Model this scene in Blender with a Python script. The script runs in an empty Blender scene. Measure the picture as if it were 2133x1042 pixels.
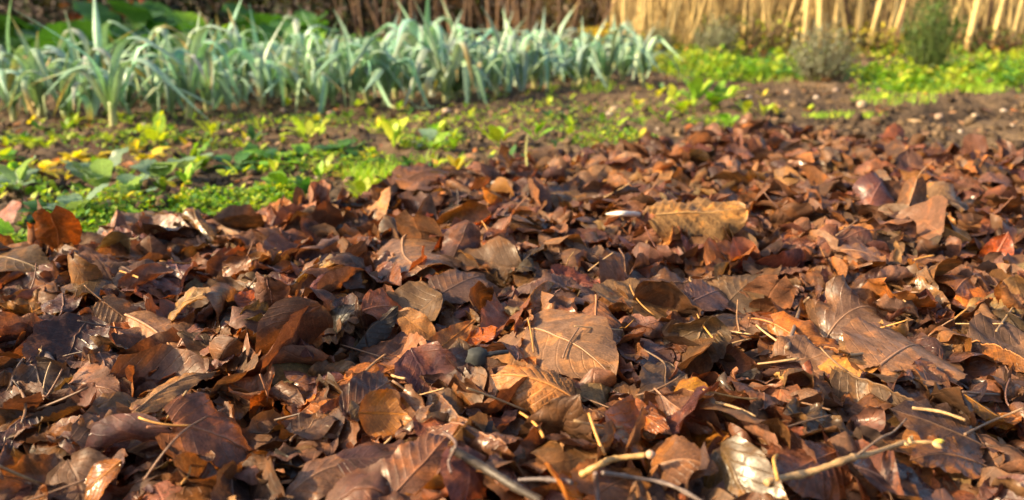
import bpy, math, random
import numpy as np

# ------------------------------------------------------------------ camera, sky, sun, exposure
SC = bpy.context.scene
COL = SC.collection
W_PX, H_PX, F_PX = 2133.0, 1042.0, 1659.0
CAM_H = 0.47
PITCH = math.atan((H_PX / 2) / F_PX)            # the horizon lies along the top edge of the picture
cam_d = bpy.data.cameras.new("camera")
cam = bpy.data.objects.new("camera", cam_d)
COL.objects.link(cam)
cam.location = (0, 0, CAM_H)
cam.rotation_euler = (math.pi / 2 - PITCH, 0, 0)
cam_d.sensor_width = 36.0
cam_d.lens = 36.0 * F_PX / W_PX
cam_d.clip_start = 0.02
cam_d.clip_end = 500
cam_d.dof.use_dof = True
cam_d.dof.focus_distance = 1.02
cam_d.dof.aperture_fstop = 3.7
SC.camera = cam

SUN_EL = math.radians(29)
SUN_AZ = math.radians(-104)                      # measured from +Y towards +X
world = bpy.data.worlds.new("World")
SC.world = world
world.use_nodes = True
wn = world.node_tree.nodes
sky = wn.new("ShaderNodeTexSky")
sky.sky_type = 'NISHITA'
sky.sun_disc = False
sky.sun_elevation = SUN_EL
sky.sun_rotation = SUN_AZ
sky.dust_density = 4.0
sky.ozone_density = 1.0
world.node_tree.links.new(sky.outputs[0], wn["Background"].inputs[0])
wn["Background"].inputs[1].default_value = 0.125
sun_d = bpy.data.lights.new("sun", 'SUN')
sun_d.energy = 5.0
sun_d.angle = math.radians(0.9)
sun_d.color = (1.0, 0.76, 0.43)
sun = bpy.data.objects.new("sun", sun_d)
COL.objects.link(sun)
from mathutils import Vector
sdir = Vector((math.sin(SUN_AZ) * math.cos(SUN_EL), math.cos(SUN_AZ) * math.cos(SUN_EL), math.sin(SUN_EL)))
sun.rotation_euler = sdir.to_track_quat('Z', 'Y').to_euler()
sun.location = sdir * 30
SC.view_settings.view_transform = 'Standard'
SC.view_settings.look = 'None'
SC.view_settings.gamma = 1.0
SC.view_settings.use_curve_mapping = False
SC.view_settings.exposure = 1.12
SC.cycles.use_denoising = True
SC.cycles.max_bounces = 5
SC.cycles.diffuse_bounces = 3
SC.cycles.glossy_bounces = 2
SC.cycles.transmission_bounces = 3
SC.cycles.use_adaptive_sampling = True
SC.cycles.adaptive_threshold = 0.03
SC.cycles.transparent_max_bounces = 4

RNG = np.random.default_rng(7)
random.seed(7)

# ------------------------------------------------------------------ helpers
CP, SP = math.cos(PITCH), math.sin(PITCH)


def ray(px, py):
    x = (px - W_PX / 2) / F_PX
    y = (H_PX / 2 - py) / F_PX
    return np.array([x, CP + y * SP, -SP + y * CP])


def at(px, py, z=0.0):
    d = ray(px, py)
    t = (z - CAM_H) / d[2]
    return np.array([d[0] * t, d[1] * t, z])


def to_px(p):
    x, y, z = p[0], p[1], p[2] - CAM_H
    dep = y * CP - z * SP
    up = y * SP + z * CP
    return (W_PX / 2 + F_PX * x / dep, H_PX / 2 - F_PX * up / dep)


def depth_of(p):
    return p[1] * CP - (p[2] - CAM_H) * SP


def hash2(i, j, seed):
    n = (i.astype(np.int64) * 374761393 + j.astype(np.int64) * 668265263 + seed * 1442695041) & 0x7fffffff
    n = ((n ^ (n >> 13)) * 1274126177) & 0x7fffffff
    n = n ^ (n >> 16)
    return (n & 0xffff) / 65535.0


def vnoise(x, y, scale, seed=0):
    x = np.asarray(x, float) * scale
    y = np.asarray(y, float) * scale
    i, j = np.floor(x), np.floor(y)
    fx, fy = x - i, y - j
    fx = fx * fx * (3 - 2 * fx)
    fy = fy * fy * (3 - 2 * fy)
    i = i.astype(np.int64)
    j = j.astype(np.int64)
    a, b = hash2(i, j, seed), hash2(i + 1, j, seed)
    c, d = hash2(i, j + 1, seed), hash2(i + 1, j + 1, seed)
    return (a * (1 - fx) + b * fx) * (1 - fy) + (c * (1 - fx) + d * fx) * fy


def sstep(a, b, x):
    t = np.clip((np.asarray(x, float) - a) / (b - a), 0, 1)
    return t * t * (3 - 2 * t)


def mesh_obj(name, V, F, mat, col=None, uv=None, parent=None, smooth=True):
    """F: (n,3) or (n,4) int array, or a list of such arrays."""
    V = np.asarray(V, np.float32).reshape(-1, 3)
    Fs = F if isinstance(F, list) else [F]
    Fs = [np.asarray(f, np.int32) for f in Fs if len(f)]
    loops = np.concatenate([f.ravel() for f in Fs])
    starts, s = [], 0
    for f in Fs:
        k = f.shape[1]
        starts.append(s + np.arange(len(f)) * k)
        s += len(f) * k
    starts = np.concatenate(starts).astype(np.int32)
    me = bpy.data.meshes.new(name)
    me.vertices.add(len(V))
    me.vertices.foreach_set("co", V.ravel())
    me.loops.add(len(loops))
    me.loops.foreach_set("vertex_index", loops)
    me.polygons.add(len(starts))
    me.polygons.foreach_set("loop_start", starts)
    if smooth:
        me.polygons.foreach_set("use_smooth", np.ones(len(starts), bool))
    if col is not None:
        a = me.color_attributes.new("col", 'FLOAT_COLOR', 'POINT')
        a.data.foreach_set("color", np.asarray(col, np.float32).ravel())
    if uv is not None:
        u = me.uv_layers.new(name="UVMap")
        u.data.foreach_set("uv", np.asarray(uv, np.float32)[loops].ravel())
    me.update(calc_edges=True)
    me.materials.append(mat)
    o = bpy.data.objects.new(name, me)
    COL.objects.link(o)
    if parent is not None:
        o.parent = parent
    return o


class Acc:
    def __init__(self):
        self.V, self.F3, self.F4, self.C, self.U, self.n = [], [], [], [], [], 0

    def add(self, V, F, C, U=None):
        V = np.asarray(V, np.float32).reshape(-1, 3)
        F = np.asarray(F)
        (self.F3 if F.shape[1] == 3 else self.F4).append(F + self.n)
        self.V.append(V)
        C = np.asarray(C, np.float32)
        if C.ndim == 1:
            C = np.tile(C, (len(V), 1))
        self.C.append(C)
        self.U.append(np.zeros((len(V), 2), np.float32) + 0.5 if U is None else np.asarray(U, np.float32).reshape(-1, 2))
        self.n += len(V)

    def build(self, name, mat, parent=None, origin=None, smooth=True):
        V = np.concatenate(self.V)
        if origin is not None:
            V = V - np.asarray(origin, np.float32)
        F = []
        if self.F3:
            F.append(np.concatenate(self.F3))
        if self.F4:
            F.append(np.concatenate(self.F4))
        return mesh_obj(name, V, F, mat, np.concatenate(self.C), np.concatenate(self.U), parent, smooth)


_gf = {}


def grid_faces(nu, nv):
    k = (nu, nv)
    if k not in _gf:
        i = np.arange(nu - 1)[:, None] * nv + np.arange(nv - 1)[None, :]
        i = i.ravel()
        _gf[k] = np.stack([i, i + nv, i + nv + 1, i + 1], 1)
    return _gf[k]


def unit(v):
    v = np.asarray(v, float)
    return v / (np.linalg.norm(v) + 1e-12)


def tube(path, radii, sides=6, cap=True):
    path = np.asarray(path, float)
    n = len(path)
    radii = np.broadcast_to(np.asarray(radii, float), (n,))
    tan = np.gradient(path, axis=0)
    tan /= np.linalg.norm(tan, axis=1)[:, None] + 1e-12
    ref = np.array([0.31, 0.17, 0.93]) if abs(tan[0][2]) < 0.8 else np.array([0.9, 0.4, 0.1])
    a = np.cross(tan, ref)
    a /= np.linalg.norm(a, axis=1)[:, None] + 1e-12
    b = np.cross(tan, a)
    ang = np.arange(sides) * 2 * math.pi / sides
    V = path[:, None, :] + radii[:, None, None] * (np.cos(ang)[None, :, None] * a[:, None, :] + np.sin(ang)[None, :, None] * b[:, None, :])
    V = V.reshape(-1, 3)
    i = np.arange(n - 1)[:, None] * sides
    j = np.arange(sides)[None, :]
    j2 = (j + 1) % sides
    F = np.stack([(i + j).ravel(), (i + j2).ravel(), (i + sides + j2).ravel(), (i + sides + j).ravel()], 1)
    if cap:
        V = np.concatenate([V, path[:1], path[-1:]])
        jj = np.arange(sides)
        c0, c1 = n * sides, n * sides + 1
        f0 = np.stack([jj, (jj + 1) % sides, np.full(sides, c0), np.full(sides, c0)], 1)
        # caps as degenerate free quads: pair up sides instead
        k = np.arange(0, sides, 2)
        f0 = np.stack([np.full(len(k), c0), (k + 2) % sides, (k + 1) % sides, k], 1)
        o = (n - 1) * sides
        f1 = np.stack([np.full(len(k), c1), o + k, o + (k + 1) % sides, o + (k + 2) % sides], 1)
        F = np.concatenate([F, f0, f1])
    return V, F


def rgba(c, a=1.0):
    return np.array([c[0], c[1], c[2], a], np.float32)


def thing(name, label, cat, loc=(0, 0, 0), group=None):
    o = bpy.data.objects.new(name, None)
    COL.objects.link(o)
    o.location = loc
    o.empty_display_size = 0.02
    tag(o, label, cat, group)
    return o


def tag(o, label=None, cat=None, group=None, kind=None):
    if label:
        o["label"] = label
    if cat:
        o["category"] = cat
    if group:
        o["group"] = group
    if kind:
        o["kind"] = kind
    return o


ORD = ["first", "second", "third", "fourth", "fifth", "sixth", "seventh", "eighth", "ninth", "tenth", "eleventh", "twelfth", "thirteenth",
       "fourteenth", "fifteenth", "sixteenth", "seventeenth", "eighteenth", "nineteenth"]
TENS = ["", "", "twent", "thirt", "fort", "fift", "sixt", "sevent", "eight", "ninet"]
ONES = ["", "first", "second", "third", "fourth", "fifth", "sixth", "seventh", "eighth", "ninth"]


def ordinal(n):
    """1-based"""
    if n < 20:
        return ORD[n - 1]
    if n >= 100:
        return "hundred-and-" + ordinal(n - 100) if n > 100 else "hundredth"
    t, o = divmod(n, 10)
    return TENS[t] + "ieth" if o == 0 else TENS[t] + "y-" + ONES[o]


# ------------------------------------------------------------------ materials
def new_mat(name):
    m = bpy.data.materials.new(name)
    m.use_nodes = True
    nt = m.node_tree
    nt.nodes.clear()
    return m, nt.nodes, nt.links


def N(nodes, kind, **kw):
    n = nodes.new(kind)
    for k, v in kw.items():
        setattr(n, k, v)
    return n


def math_node(nodes, links, op, a, b=None, c=None):
    n = nodes.new("ShaderNodeMath")
    n.operation = op
    for i, x in enumerate((a, b, c)):
        if x is None:
            continue
        if isinstance(x, (int, float)):
            n.inputs[i].default_value = x
        else:
            links.new(x, n.inputs[i])
    return n.outputs[0]


def ramp(nodes, links, x, a, b, c=0.0, d=1.0):
    n = nodes.new("ShaderNodeMapRange")
    n.interpolation_type = 'SMOOTHSTEP'
    links.new(x, n.inputs[0])
    for i, v in enumerate((a, b, c, d)):
        n.inputs[1 + i].default_value = v
    return n.outputs[0]


def mix_col(nodes, links, f, a, b, mode='MIX'):
    n = nodes.new("ShaderNodeMix")
    n.data_type = 'RGBA'
    n.blend_type = mode
    if isinstance(f, (int, float)):
        n.inputs[0].default_value = f
    else:
        links.new(f, n.inputs[0])
    for i, x in ((6, a), (7, b)):
        if isinstance(x, tuple):
            n.inputs[i].default_value = (*x, 1)
        else:
            links.new(x, n.inputs[i])
    return n.outputs[2]


def leaf_material(name, veins=9.0, transl=0.2, rough=(0.25, 0.55), under=(0.045, 0.024, 0.012), under_gain=1.12, blotch=0.55, noise_scale=60.0,
                  tcol=(1.45, 1.05, 0.5), vein_gain=0.45, spec=0.5, bump=0.35, coat=0.0, warm=0.0):
    m, nd, lk = new_mat(name)
    out = N(nd, "ShaderNodeOutputMaterial")
    att = N(nd, "ShaderNodeAttribute", attribute_name="col")
    uv = N(nd, "ShaderNodeUVMap", uv_map="UVMap")
    sep = N(nd, "ShaderNodeSeparateXYZ")
    lk.new(uv.outputs[0], sep.inputs[0])
    geo = N(nd, "ShaderNodeNewGeometry")
    u = sep.outputs[0]
    v = math_node(nd, lk, 'ABSOLUTE', math_node(nd, lk, 'MULTIPLY_ADD', sep.outputs[1], 2.0, -1.0))
    # side veins in a chevron, midrib down the middle
    ph = math_node(nd, lk, 'MULTIPLY', math_node(nd, lk, 'MULTIPLY_ADD', v, -0.30, u), veins)
    t = math_node(nd, lk, 'ABSOLUTE', math_node(nd, lk, 'SUBTRACT', math_node(nd, lk, 'FRACT', ph), 0.5))
    side = ramp(nd, lk, t, 0.40, 0.49)
    mid = ramp(nd, lk, v, 0.015, 0.075, 1.0, 0.0)
    vein = math_node(nd, lk, 'MAXIMUM', math_node(nd, lk, 'MULTIPLY', side, 0.6), mid)
    n1 = N(nd, "ShaderNodeTexNoise")
    n1.inputs["Scale"].default_value = noise_scale
    n1.inputs["Detail"].default_value = 3
    n1.inputs["Roughness"].default_value = 0.6
    lk.new(geo.outputs["Position"], n1.inputs["Vector"])
    n2 = N(nd, "ShaderNodeTexNoise")
    n2.inputs["Scale"].default_value = noise_scale * 7
    n2.inputs["Detail"].default_value = 2
    lk.new(geo.outputs["Position"], n2.inputs["Vector"])
    bl = ramp(nd, lk, n1.outputs[0], 0.42, 0.66)
    dark = mix_col(nd, lk, 1.0, att.outputs[0], (0.50, 0.44, 0.42), 'MULTIPLY')
    c1 = mix_col(nd, lk, math_node(nd, lk, 'MULTIPLY', bl, blotch), att.outputs[0], dark)
    fine = ramp(nd, lk, n2.outputs[0], 0.3, 0.75, 0.72, 1.25)
    comb = N(nd, "ShaderNodeCombineXYZ")
    for i in range(3):
        lk.new(fine, comb.inputs[i])
    c1 = mix_col(nd, lk, 1.0, c1, comb.outputs[0], 'MULTIPLY')
    if warm:                                       # half rotted, half golden patches inside one leaf, golden along the rim
        n3 = N(nd, "ShaderNodeTexNoise")
        n3.inputs["Scale"].default_value = 26
        n3.inputs["Detail"].default_value = 2
        n3.inputs["Distortion"].default_value = 1.2
        lk.new(geo.outputs["Position"], n3.inputs["Vector"])
        wf = math_node(nd, lk, 'MULTIPLY_ADD', ramp(nd, lk, v, 0.75, 1.0), 0.25, ramp(nd, lk, n3.outputs[0], 0.48, 0.70))
        gold = mix_col(nd, lk, 1.0, mix_col(nd, lk, 1.0, c1, (2.0, 1.65, 1.05), 'MULTIPLY'), (0.030, 0.012, 0.002), 'ADD')
        c1 = mix_col(nd, lk, math_node(nd, lk, 'MULTIPLY', wf, warm), c1, gold)
    pale = mix_col(nd, lk, 1.0, mix_col(nd, lk, 1.0, c1, (1.55, 1.45, 1.3), 'MULTIPLY'), (0.02, 0.014, 0.008), 'ADD')
    c2 = mix_col(nd, lk, math_node(nd, lk, 'MULTIPLY', vein, vein_gain), c1, pale)
    und = mix_col(nd, lk, 1.0, mix_col(nd, lk, 1.0, c2, (under_gain,) * 3, 'MULTIPLY'), under, 'ADD')
    c3 = mix_col(nd, lk, geo.outputs["Backfacing"], c2, und)
    p = N(nd, "ShaderNodeBsdfPrincipled")
    lk.new(c3, p.inputs["Base Color"])
    wet = math_node(nd, lk, 'MULTIPLY', att.outputs["Alpha"], 1.0)
    r0 = ramp(nd, lk, n1.outputs[0], 0.3, 0.7, rough[0], rough[1])
    rr = math_node(nd, lk, 'MULTIPLY', r0, wet)
    rr = math_node(nd, lk, 'MULTIPLY_ADD', geo.outputs["Backfacing"], 0.12, rr)
    lk.new(rr, p.inputs["Roughness"])
    p.inputs["Specular IOR Level"].default_value = spec
    if coat:
        p.inputs["Coat Weight"].default_value = coat
        p.inputs["Coat Roughness"].default_value = 0.12
    b = N(nd, "ShaderNodeBump")
    b.inputs["Strength"].default_value = bump
    b.inputs["Distance"].default_value = 0.0016
    hgt = math_node(nd, lk, 'MULTIPLY_ADD', vein, 0.6, math_node(nd, lk, 'MULTIPLY_ADD', n3.outputs[0], 1.6, n1.outputs[0])) if warm else math_node(nd, lk, 'MULTIPLY_ADD', vein, 0.6, n1.outputs[0])
    lk.new(hgt, b.inputs["Height"])
    lk.new(b.outputs[0], p.inputs["Normal"])
    tr = N(nd, "ShaderNodeBsdfTranslucent")
    tc = mix_col(nd, lk, 1.0, c2, tcol, 'MULTIPLY')
    lk.new(tc, tr.inputs["Color"])
    mx = N(nd, "ShaderNodeMixShader")
    mx.inputs[0].default_value = transl
    lk.new(p.outputs[0], mx.inputs[1])
    lk.new(tr.outputs[0], mx.inputs[2])
    lk.new(mx.outputs[0], out.inputs[0])
    return m


def solid_material(name, rough=0.7, noise_scale=30.0, spread=(0.6, 1.3), bump=0.5, dist=0.004, spec=0.4, stretch=(1, 1, 1)):
    """colour from the attribute, broken up by noise"""
    m, nd, lk = new_mat(name)
    out = N(nd, "ShaderNodeOutputMaterial")
    att = N(nd, "ShaderNodeAttribute", attribute_name="col")
    geo = N(nd, "ShaderNodeNewGeometry")
    mp = N(nd, "ShaderNodeMapping")
    mp.inputs["Scale"].default_value = stretch
    lk.new(geo.outputs["Position"], mp.inputs["Vector"])
    n1 = N(nd, "ShaderNodeTexNoise")
    n1.inputs["Scale"].default_value = noise_scale
    n1.inputs["Detail"].default_value = 6
    n1.inputs["Roughness"].default_value = 0.7
    lk.new(mp.outputs[0], n1.inputs["Vector"])
    f = ramp(nd, lk, n1.outputs[0], 0.25, 0.75, *spread)
    comb = N(nd, "ShaderNodeCombineXYZ")
    for i in range(3):
        lk.new(f, comb.inputs[i])
    c = mix_col(nd, lk, 1.0, att.outputs[0], comb.outputs[0], 'MULTIPLY')
    p = N(nd, "ShaderNodeBsdfPrincipled")
    lk.new(c, p.inputs["Base Color"])
    p.inputs["Roughness"].default_value = rough
    p.inputs["Specular IOR Level"].default_value = spec
    b = N(nd, "ShaderNodeBump")
    b.inputs["Strength"].default_value = bump
    b.inputs["Distance"].default_value = dist
    lk.new(n1.outputs[0], b.inputs["Height"])
    lk.new(b.outputs[0], p.inputs["Normal"])
    lk.new(p.outputs[0], out.inputs[0])
    return m


M_LEAF = leaf_material("dead_leaf", transl=0.24, rough=(0.27, 0.66), bump=0.7, warm=0.85, blotch=0.7, vein_gain=0.55)
M_GREEN = leaf_material("weed_leaf", veins=6, transl=0.35, rough=(0.35, 0.6), under=(0.01, 0.015, 0.004), blotch=0.25, noise_scale=40,
                        tcol=(1.5, 1.5, 0.5), vein_gain=0.5, spec=0.4, bump=0.3)
M_LEEK = leaf_material("leek_leaf", veins=0.0, transl=0.16, rough=(0.38, 0.6), under=(0.02, 0.025, 0.02), blotch=0.2, noise_scale=25,
                       tcol=(1.2, 1.4, 0.7), vein_gain=0.12, spec=0.45, bump=0.15)
M_SOIL = solid_material("soil", rough=0.9, noise_scale=45, spread=(0.45, 1.55), bump=0.9, dist=0.012, spec=0.25)
M_STONE = solid_material("stone", rough=0.75, noise_scale=60, spread=(0.7, 1.25), bump=0.4, dist=0.003)
M_WOOD = solid_material("twig_bark", rough=0.5, noise_scale=120, spread=(0.55, 1.35), bump=0.6, dist=0.0012, spec=0.5)
M_STEM = solid_material("hedge_bark", rough=0.75, noise_scale=18, spread=(0.6, 1.3), bump=0.6, dist=0.004, stretch=(1, 1, 0.25))
M_STALK = solid_material("leaf_stalk", rough=0.45, noise_scale=150, spread=(0.7, 1.25), bump=0.2, dist=0.0006)

# ------------------------------------------------------------------ ground
# edge of the leaf heap, traced on the ground from left to right
EDGE_PX = [(-500, 575), (-120, 560), (30, 535), (170, 495), (330, 458), (480, 450), (620, 432), (740, 415), (840, 385), (960, 358), (1100, 340), (1250, 322),
           (1400, 297), (1480, 275), (1580, 266), (1700, 280), (1820, 298), (1950, 312), (2080, 328), (2300, 345), (2700, 370)]
EDGE = np.array([at(px, py, 0.0)[:2] for px, py in EDGE_PX])


def edge_y(x):
    return np.interp(x, EDGE[:, 0], EDGE[:, 1])


def inside_heap(x, y):
    """metres inside the leaf heap (positive) or outside (negative), roughly"""
    return (edge_y(x) + 0.10 * (vnoise(x, y, 4.0, 5) - 0.5) + 0.06 * (vnoise(x, y, 14.0, 6) - 0.5) - y) * 0.8


_ix, _iy = np.arange(-6.0, 7.0, 0.012), np.arange(0.2, 10.0, 0.012)
_IG = inside_heap(*np.meshgrid(_ix, _iy, indexing='ij'))


def ins_at(x, y):
    i, j = int((x + 6.0) / 0.012 + .5), int((y - 0.2) / 0.012 + .5)
    if 0 <= i < len(_ix) and 0 <= j < len(_iy):
        return float(_IG[i, j])
    return float(inside_heap(x, y))


TR_A, TR_B = at(1560, 243)[:2], at(2500, 218)[:2]       # the dug trench beside the right end of the bed


def seg_dist(x, y, a, b):
    d = b - a
    L = np.hypot(*d)
    d = d / L
    n = np.array([-d[1], d[0]])
    return (x - a[0]) * d[0] + (y - a[1]) * d[1], (x - a[0]) * n[0] + (y - a[1]) * n[1]


def ground_z(x, y):
    x = np.asarray(x, float)
    y = np.asarray(y, float)
    ins = inside_heap(x, y)
    z = -0.025 - 0.02 * sstep(-0.05, 0.25, ins)
    rough = 1 - 0.6 * sstep(0.0, 0.2, ins)
    rough = rough * sstep(16, 9, np.hypot(x, y - 4))
    z = z + rough * (0.030 * (vnoise(x, y, 3.1, 1) - 0.5) + 0.028 * (vnoise(x, y, 9.0, 2) - 0.5))
    cl = vnoise(x, y, 24.0, 3)
    z = z + rough * (0.026 * (cl ** 2 - 0.3) + 0.014 * (vnoise(x, y, 60.0, 4) - 0.5))
    s, t = seg_dist(x, y, TR_A, TR_B)
    on = sstep(0.3, 1.0, s)
    z = z - on * 0.045 * np.exp(-((t - 0.02 * np.sin(s * 7)) / 0.10) ** 2) + on * 0.050 * np.exp(-((t - 0.30) / 0.16) ** 2)
    z = z + 0.10 * sstep(6.0, 9.0, y)
    return z


FX, FY = np.arange(-6.0, 7.5, 0.02), np.arange(1.2, 9.5, 0.02)
FZ = ground_z(*np.meshgrid(FX, FY, indexing='ij'))


def gz(x, y):
    i, j = int((x + 6.0) / 0.02 + .5), int((y - 1.2) / 0.02 + .5)
    if 0 <= i < len(FX) and 0 <= j < len(FY):
        return float(FZ[i, j])
    return float(ground_z(x, y))


def axis(lo, hi, step, far, growth=1.35):
    a = list(np.arange(lo, hi, step))
    s = step
    x = a[-1]
    while x < far:
        s *= growth
        x += s
        a.append(x)
    s = step
    x = a[0]
    while x > -far:
        s *= growth
        x -= s
        a.insert(0, x)
    return np.array(a)


gx = axis(-3.2, 4.6, 0.018, 150)
gy = axis(1.2, 7.8, 0.018, 150)
GX, GY = np.meshgrid(gx, gy, indexing='ij')
GZ = ground_z(GX, GY)
gcol = np.zeros(GX.shape + (4,), np.float32)
dark_mix = np.clip(vnoise(GX, GY, 1.6, 11) * 0.7 + vnoise(GX, GY, 7.0, 12) * 0.5 - 0.1, 0, 1)
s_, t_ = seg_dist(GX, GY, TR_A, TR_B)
dark_mix = np.clip(dark_mix + 0.9 * np.exp(-((t_ - 0.03) / 0.14) ** 2) * sstep(0.3, 1.0, s_), 0, 1)  # a darker band along the trench, on top of the random soil tone
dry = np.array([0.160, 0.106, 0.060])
dark_soil = np.array([0.060, 0.040, 0.026])
gcol[..., :3] = dry * (1 - dark_mix[..., None]) + dark_soil * dark_mix[..., None]
gcol[..., 3] = 1
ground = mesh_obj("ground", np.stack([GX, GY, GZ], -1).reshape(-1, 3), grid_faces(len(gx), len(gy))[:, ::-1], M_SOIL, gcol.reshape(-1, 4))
ground["kind"] = "structure"
ground["label"] = "dug brown garden soil under the leaves and vegetables"

_ICO = None


def ico_mesh():
    global _ICO
    if _ICO is None:
        import bmesh
        bm = bmesh.new()
        bmesh.ops.create_icosphere(bm, subdivisions=1, radius=1.0)
        bm.verts.ensure_lookup_table()
        V = np.array([v.co[:] for v in bm.verts])
        F = np.array([[v.index for v in f.verts] for f in bm.faces])
        bm.free()
        bm = bmesh.new()
        bmesh.ops.create_icosphere(bm, subdivisions=2, radius=1.0)
        V2 = np.array([v.co[:] for v in bm.verts])
        F2 = np.array([[v.index for v in f.verts] for f in bm.faces])
        bm.free()
        _ICO = (V, F, V2, F2)
    return _ICO


def rot_rand():
    q = RNG.normal(size=4)
    q /= np.linalg.norm(q)
    w, x, y, z = q
    return np.array([[1 - 2 * (y * y + z * z), 2 * (x * y - z * w), 2 * (x * z + y * w)],
                     [2 * (x * y + z * w), 1 - 2 * (x * x + z * z), 2 * (y * z - x * w)],
                     [2 * (x * z - y * w), 2 * (y * z + x * w), 1 - 2 * (x * x + y * y)]])


# crumbs and clods of earth: nobody could count them
acc = Acc()
IV, IF, IV2, IF2 = ico_mesh()
n_clod = 0
while n_clod < 7500:
    py = RNG.uniform(150, 470) if RNG.random() < 0.8 else RNG.uniform(135, 300)
    px = RNG.uniform(-150, 2300)
    p = at(px, py)
    if ins_at(p[0], p[1]) > -0.02:
        continue
    n_clod += 1
    r = 0.0034 + 0.017 * RNG.random() ** 4 * (1.4 if px > 1500 else 1.0)
    V = IV * (1 + 0.95 * (RNG.random((len(IV), 1)) - 0.5))
    V = (V * np.array([1, RNG.uniform(0.6, 1), RNG.uniform(0.5, 0.9)])) @ rot_rand().T * r
    z = gz(p[0], p[1])
    d = RNG.random()
    c = dry * (1.1 - 0.6 * d) if RNG.random() < 0.6 else dark_soil * 1.2
    acc.add(V + [p[0], p[1], z + r * 0.35], IF, rgba(c))
o = acc.build("soil_clods", M_SOIL, smooth=False)
tag(o, "loose crumbs and clods of brown earth lying over the bed", "soil", kind="stuff")


# ------------------------------------------------------------------ leaf sheets
def bend(P, alpha, k0, k2=0.0, c=(0.5, 0.0), L=1.0):
    """roll the sheet about an in-plane axis; k0 radians per metre, k2 extra towards the ends"""
    ca, sa = math.cos(alpha), math.sin(alpha)
    x = P[..., 0] - c[0] * L
    y = P[..., 1] - c[1]
    s = ca * x + sa * y
    q = -sa * x + ca * y
    smin, smax = s.min() - 1e-4, s.max() + 1e-4
    ts = np.linspace(smin, smax, 72)
    phi = k0 * ts + k2 * ts * np.abs(ts)
    dt = ts[1] - ts[0]
    X = np.concatenate([[0], np.cumsum((np.cos(phi[1:]) + np.cos(phi[:-1])) * 0.5 * dt)])
    Z = np.concatenate([[0], np.cumsum((np.sin(phi[1:]) + np.sin(phi[:-1])) * 0.5 * dt)])
    i0 = np.searchsorted(ts, 0.0)
    i0 = min(max(i0, 0), 71)
    X -= X[i0]
    Z -= Z[i0]
    ph = k0 * s + k2 * s * np.abs(s)
    z = P[..., 2]
    s2 = np.interp(s, ts, X) - z * np.sin(ph)
    z2 = np.interp(s, ts, Z) + z * np.cos(ph)
    return np.stack([ca * s2 - sa * q + c[0] * L, sa * s2 + ca * q + c[1], z2], -1)


SHAPES = {"ovate": (0.50, 0.85, 0.0), "cordate": (0.38, 0.80, 0.13), "elliptic": (0.70, 0.72, 0.0), "lance": (0.85, 1.05, 0.0), "round": (0.45, 0.55, 0.10)}


def leaf_sheet(rng, nu, nv, L, W, shape="ovate", bends=(), fold=0.0, corr=0.0, ncorr=9, wave=0.0, crump=0.0, serr=0.0, torn=0.0):
    u = np.linspace(0, 1, nu)
    v = np.linspace(-1, 1, nv)
    a, b, lobe = SHAPES[shape]
    uu = np.clip(u, 0.004, 0.996)
    w = uu ** a * (1 - uu) ** b
    w /= (a / (a + b)) ** a * (b / (a + b)) ** b
    wl, wr = w.copy(), w.copy()
    if serr:
        saw = ((u * (nu - 1) * 0.5) % 1.0)
        wl = wl * (1 - serr * saw)
        wr = wr * (1 - serr * saw)
    wl *= 1 + 0.022 * rng.normal(size=nu) * (nu > 9)
    wr *= 1 + 0.022 * rng.normal(size=nu) * (nu > 9)
    if torn:
        for arr in (wl, wr):
            if rng.random() < torn:
                arr *= 1 - rng.uniform(0.3, 0.7) * np.exp(-((u - rng.uniform(0.2, 0.95)) / rng.uniform(0.04, 0.16)) ** 2)
    U, Vv = np.meshgrid(u, v, indexing='ij')
    Wd = np.where(Vv < 0, wl[:, None], wr[:, None])
    av = np.abs(Vv)
    X = L * (U - lobe * av ** 1.3 * (1 - U) ** 3)
    Y = 0.5 * W * Wd * Vv
    Y = Y + L * 0.05 * rng.normal() * np.sin(math.pi * U)          # the midrib is never straight
    Z = np.zeros_like(X)
    if corr:
        ph = ncorr * (U - 0.30 * av)
        tri = np.abs((ph % 1.0) - 0.5) * 2
        Z = Z + corr * L * 0.022 * (tri - 0.5) * sstep(0.0, 0.25, av) * sstep(1.0, 0.9, U)
        Z = Z + corr * L * 0.012 * sstep(0.25, 0.0, av)
    if wave:
        k = rng.uniform(2.0, 4.5)
        Z = Z + wave * L * 0.06 * av ** 2 * np.sin(2 * math.pi * k * U + rng.uniform(0, 6.28) + np.sign(Vv) * rng.uniform(0, 3))
    if crump:
        for _ in range(4):
            th = rng.uniform(0, 6.28)
            f = rng.uniform(1.0, 3.2) * 2 * math.pi / L
            Z = Z + crump * L * 0.030 / (f * L / 8) * (np.abs(np.sin(0.5 * (X * math.cos(th) + Y * math.sin(th)) * f + rng.uniform(0, 6.28))) - 0.6)
    if fold:
        ca, sa = math.cos(fold), math.sin(fold)
        mid = Y[:, nv // 2][:, None]
        dy = Y - mid
        Y = mid + dy * ca
        Z = Z + np.abs(dy) * sa
    P = np.stack([X, Y, Z], -1)
    for (al, k0, k2, cx) in bends:
        P = bend(P, al, k0 / L, k2 / (L * L), (cx, 0.0), L)
    UV = np.stack([U, (Vv + 1) / 2], -1)
    return P, UV


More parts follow.
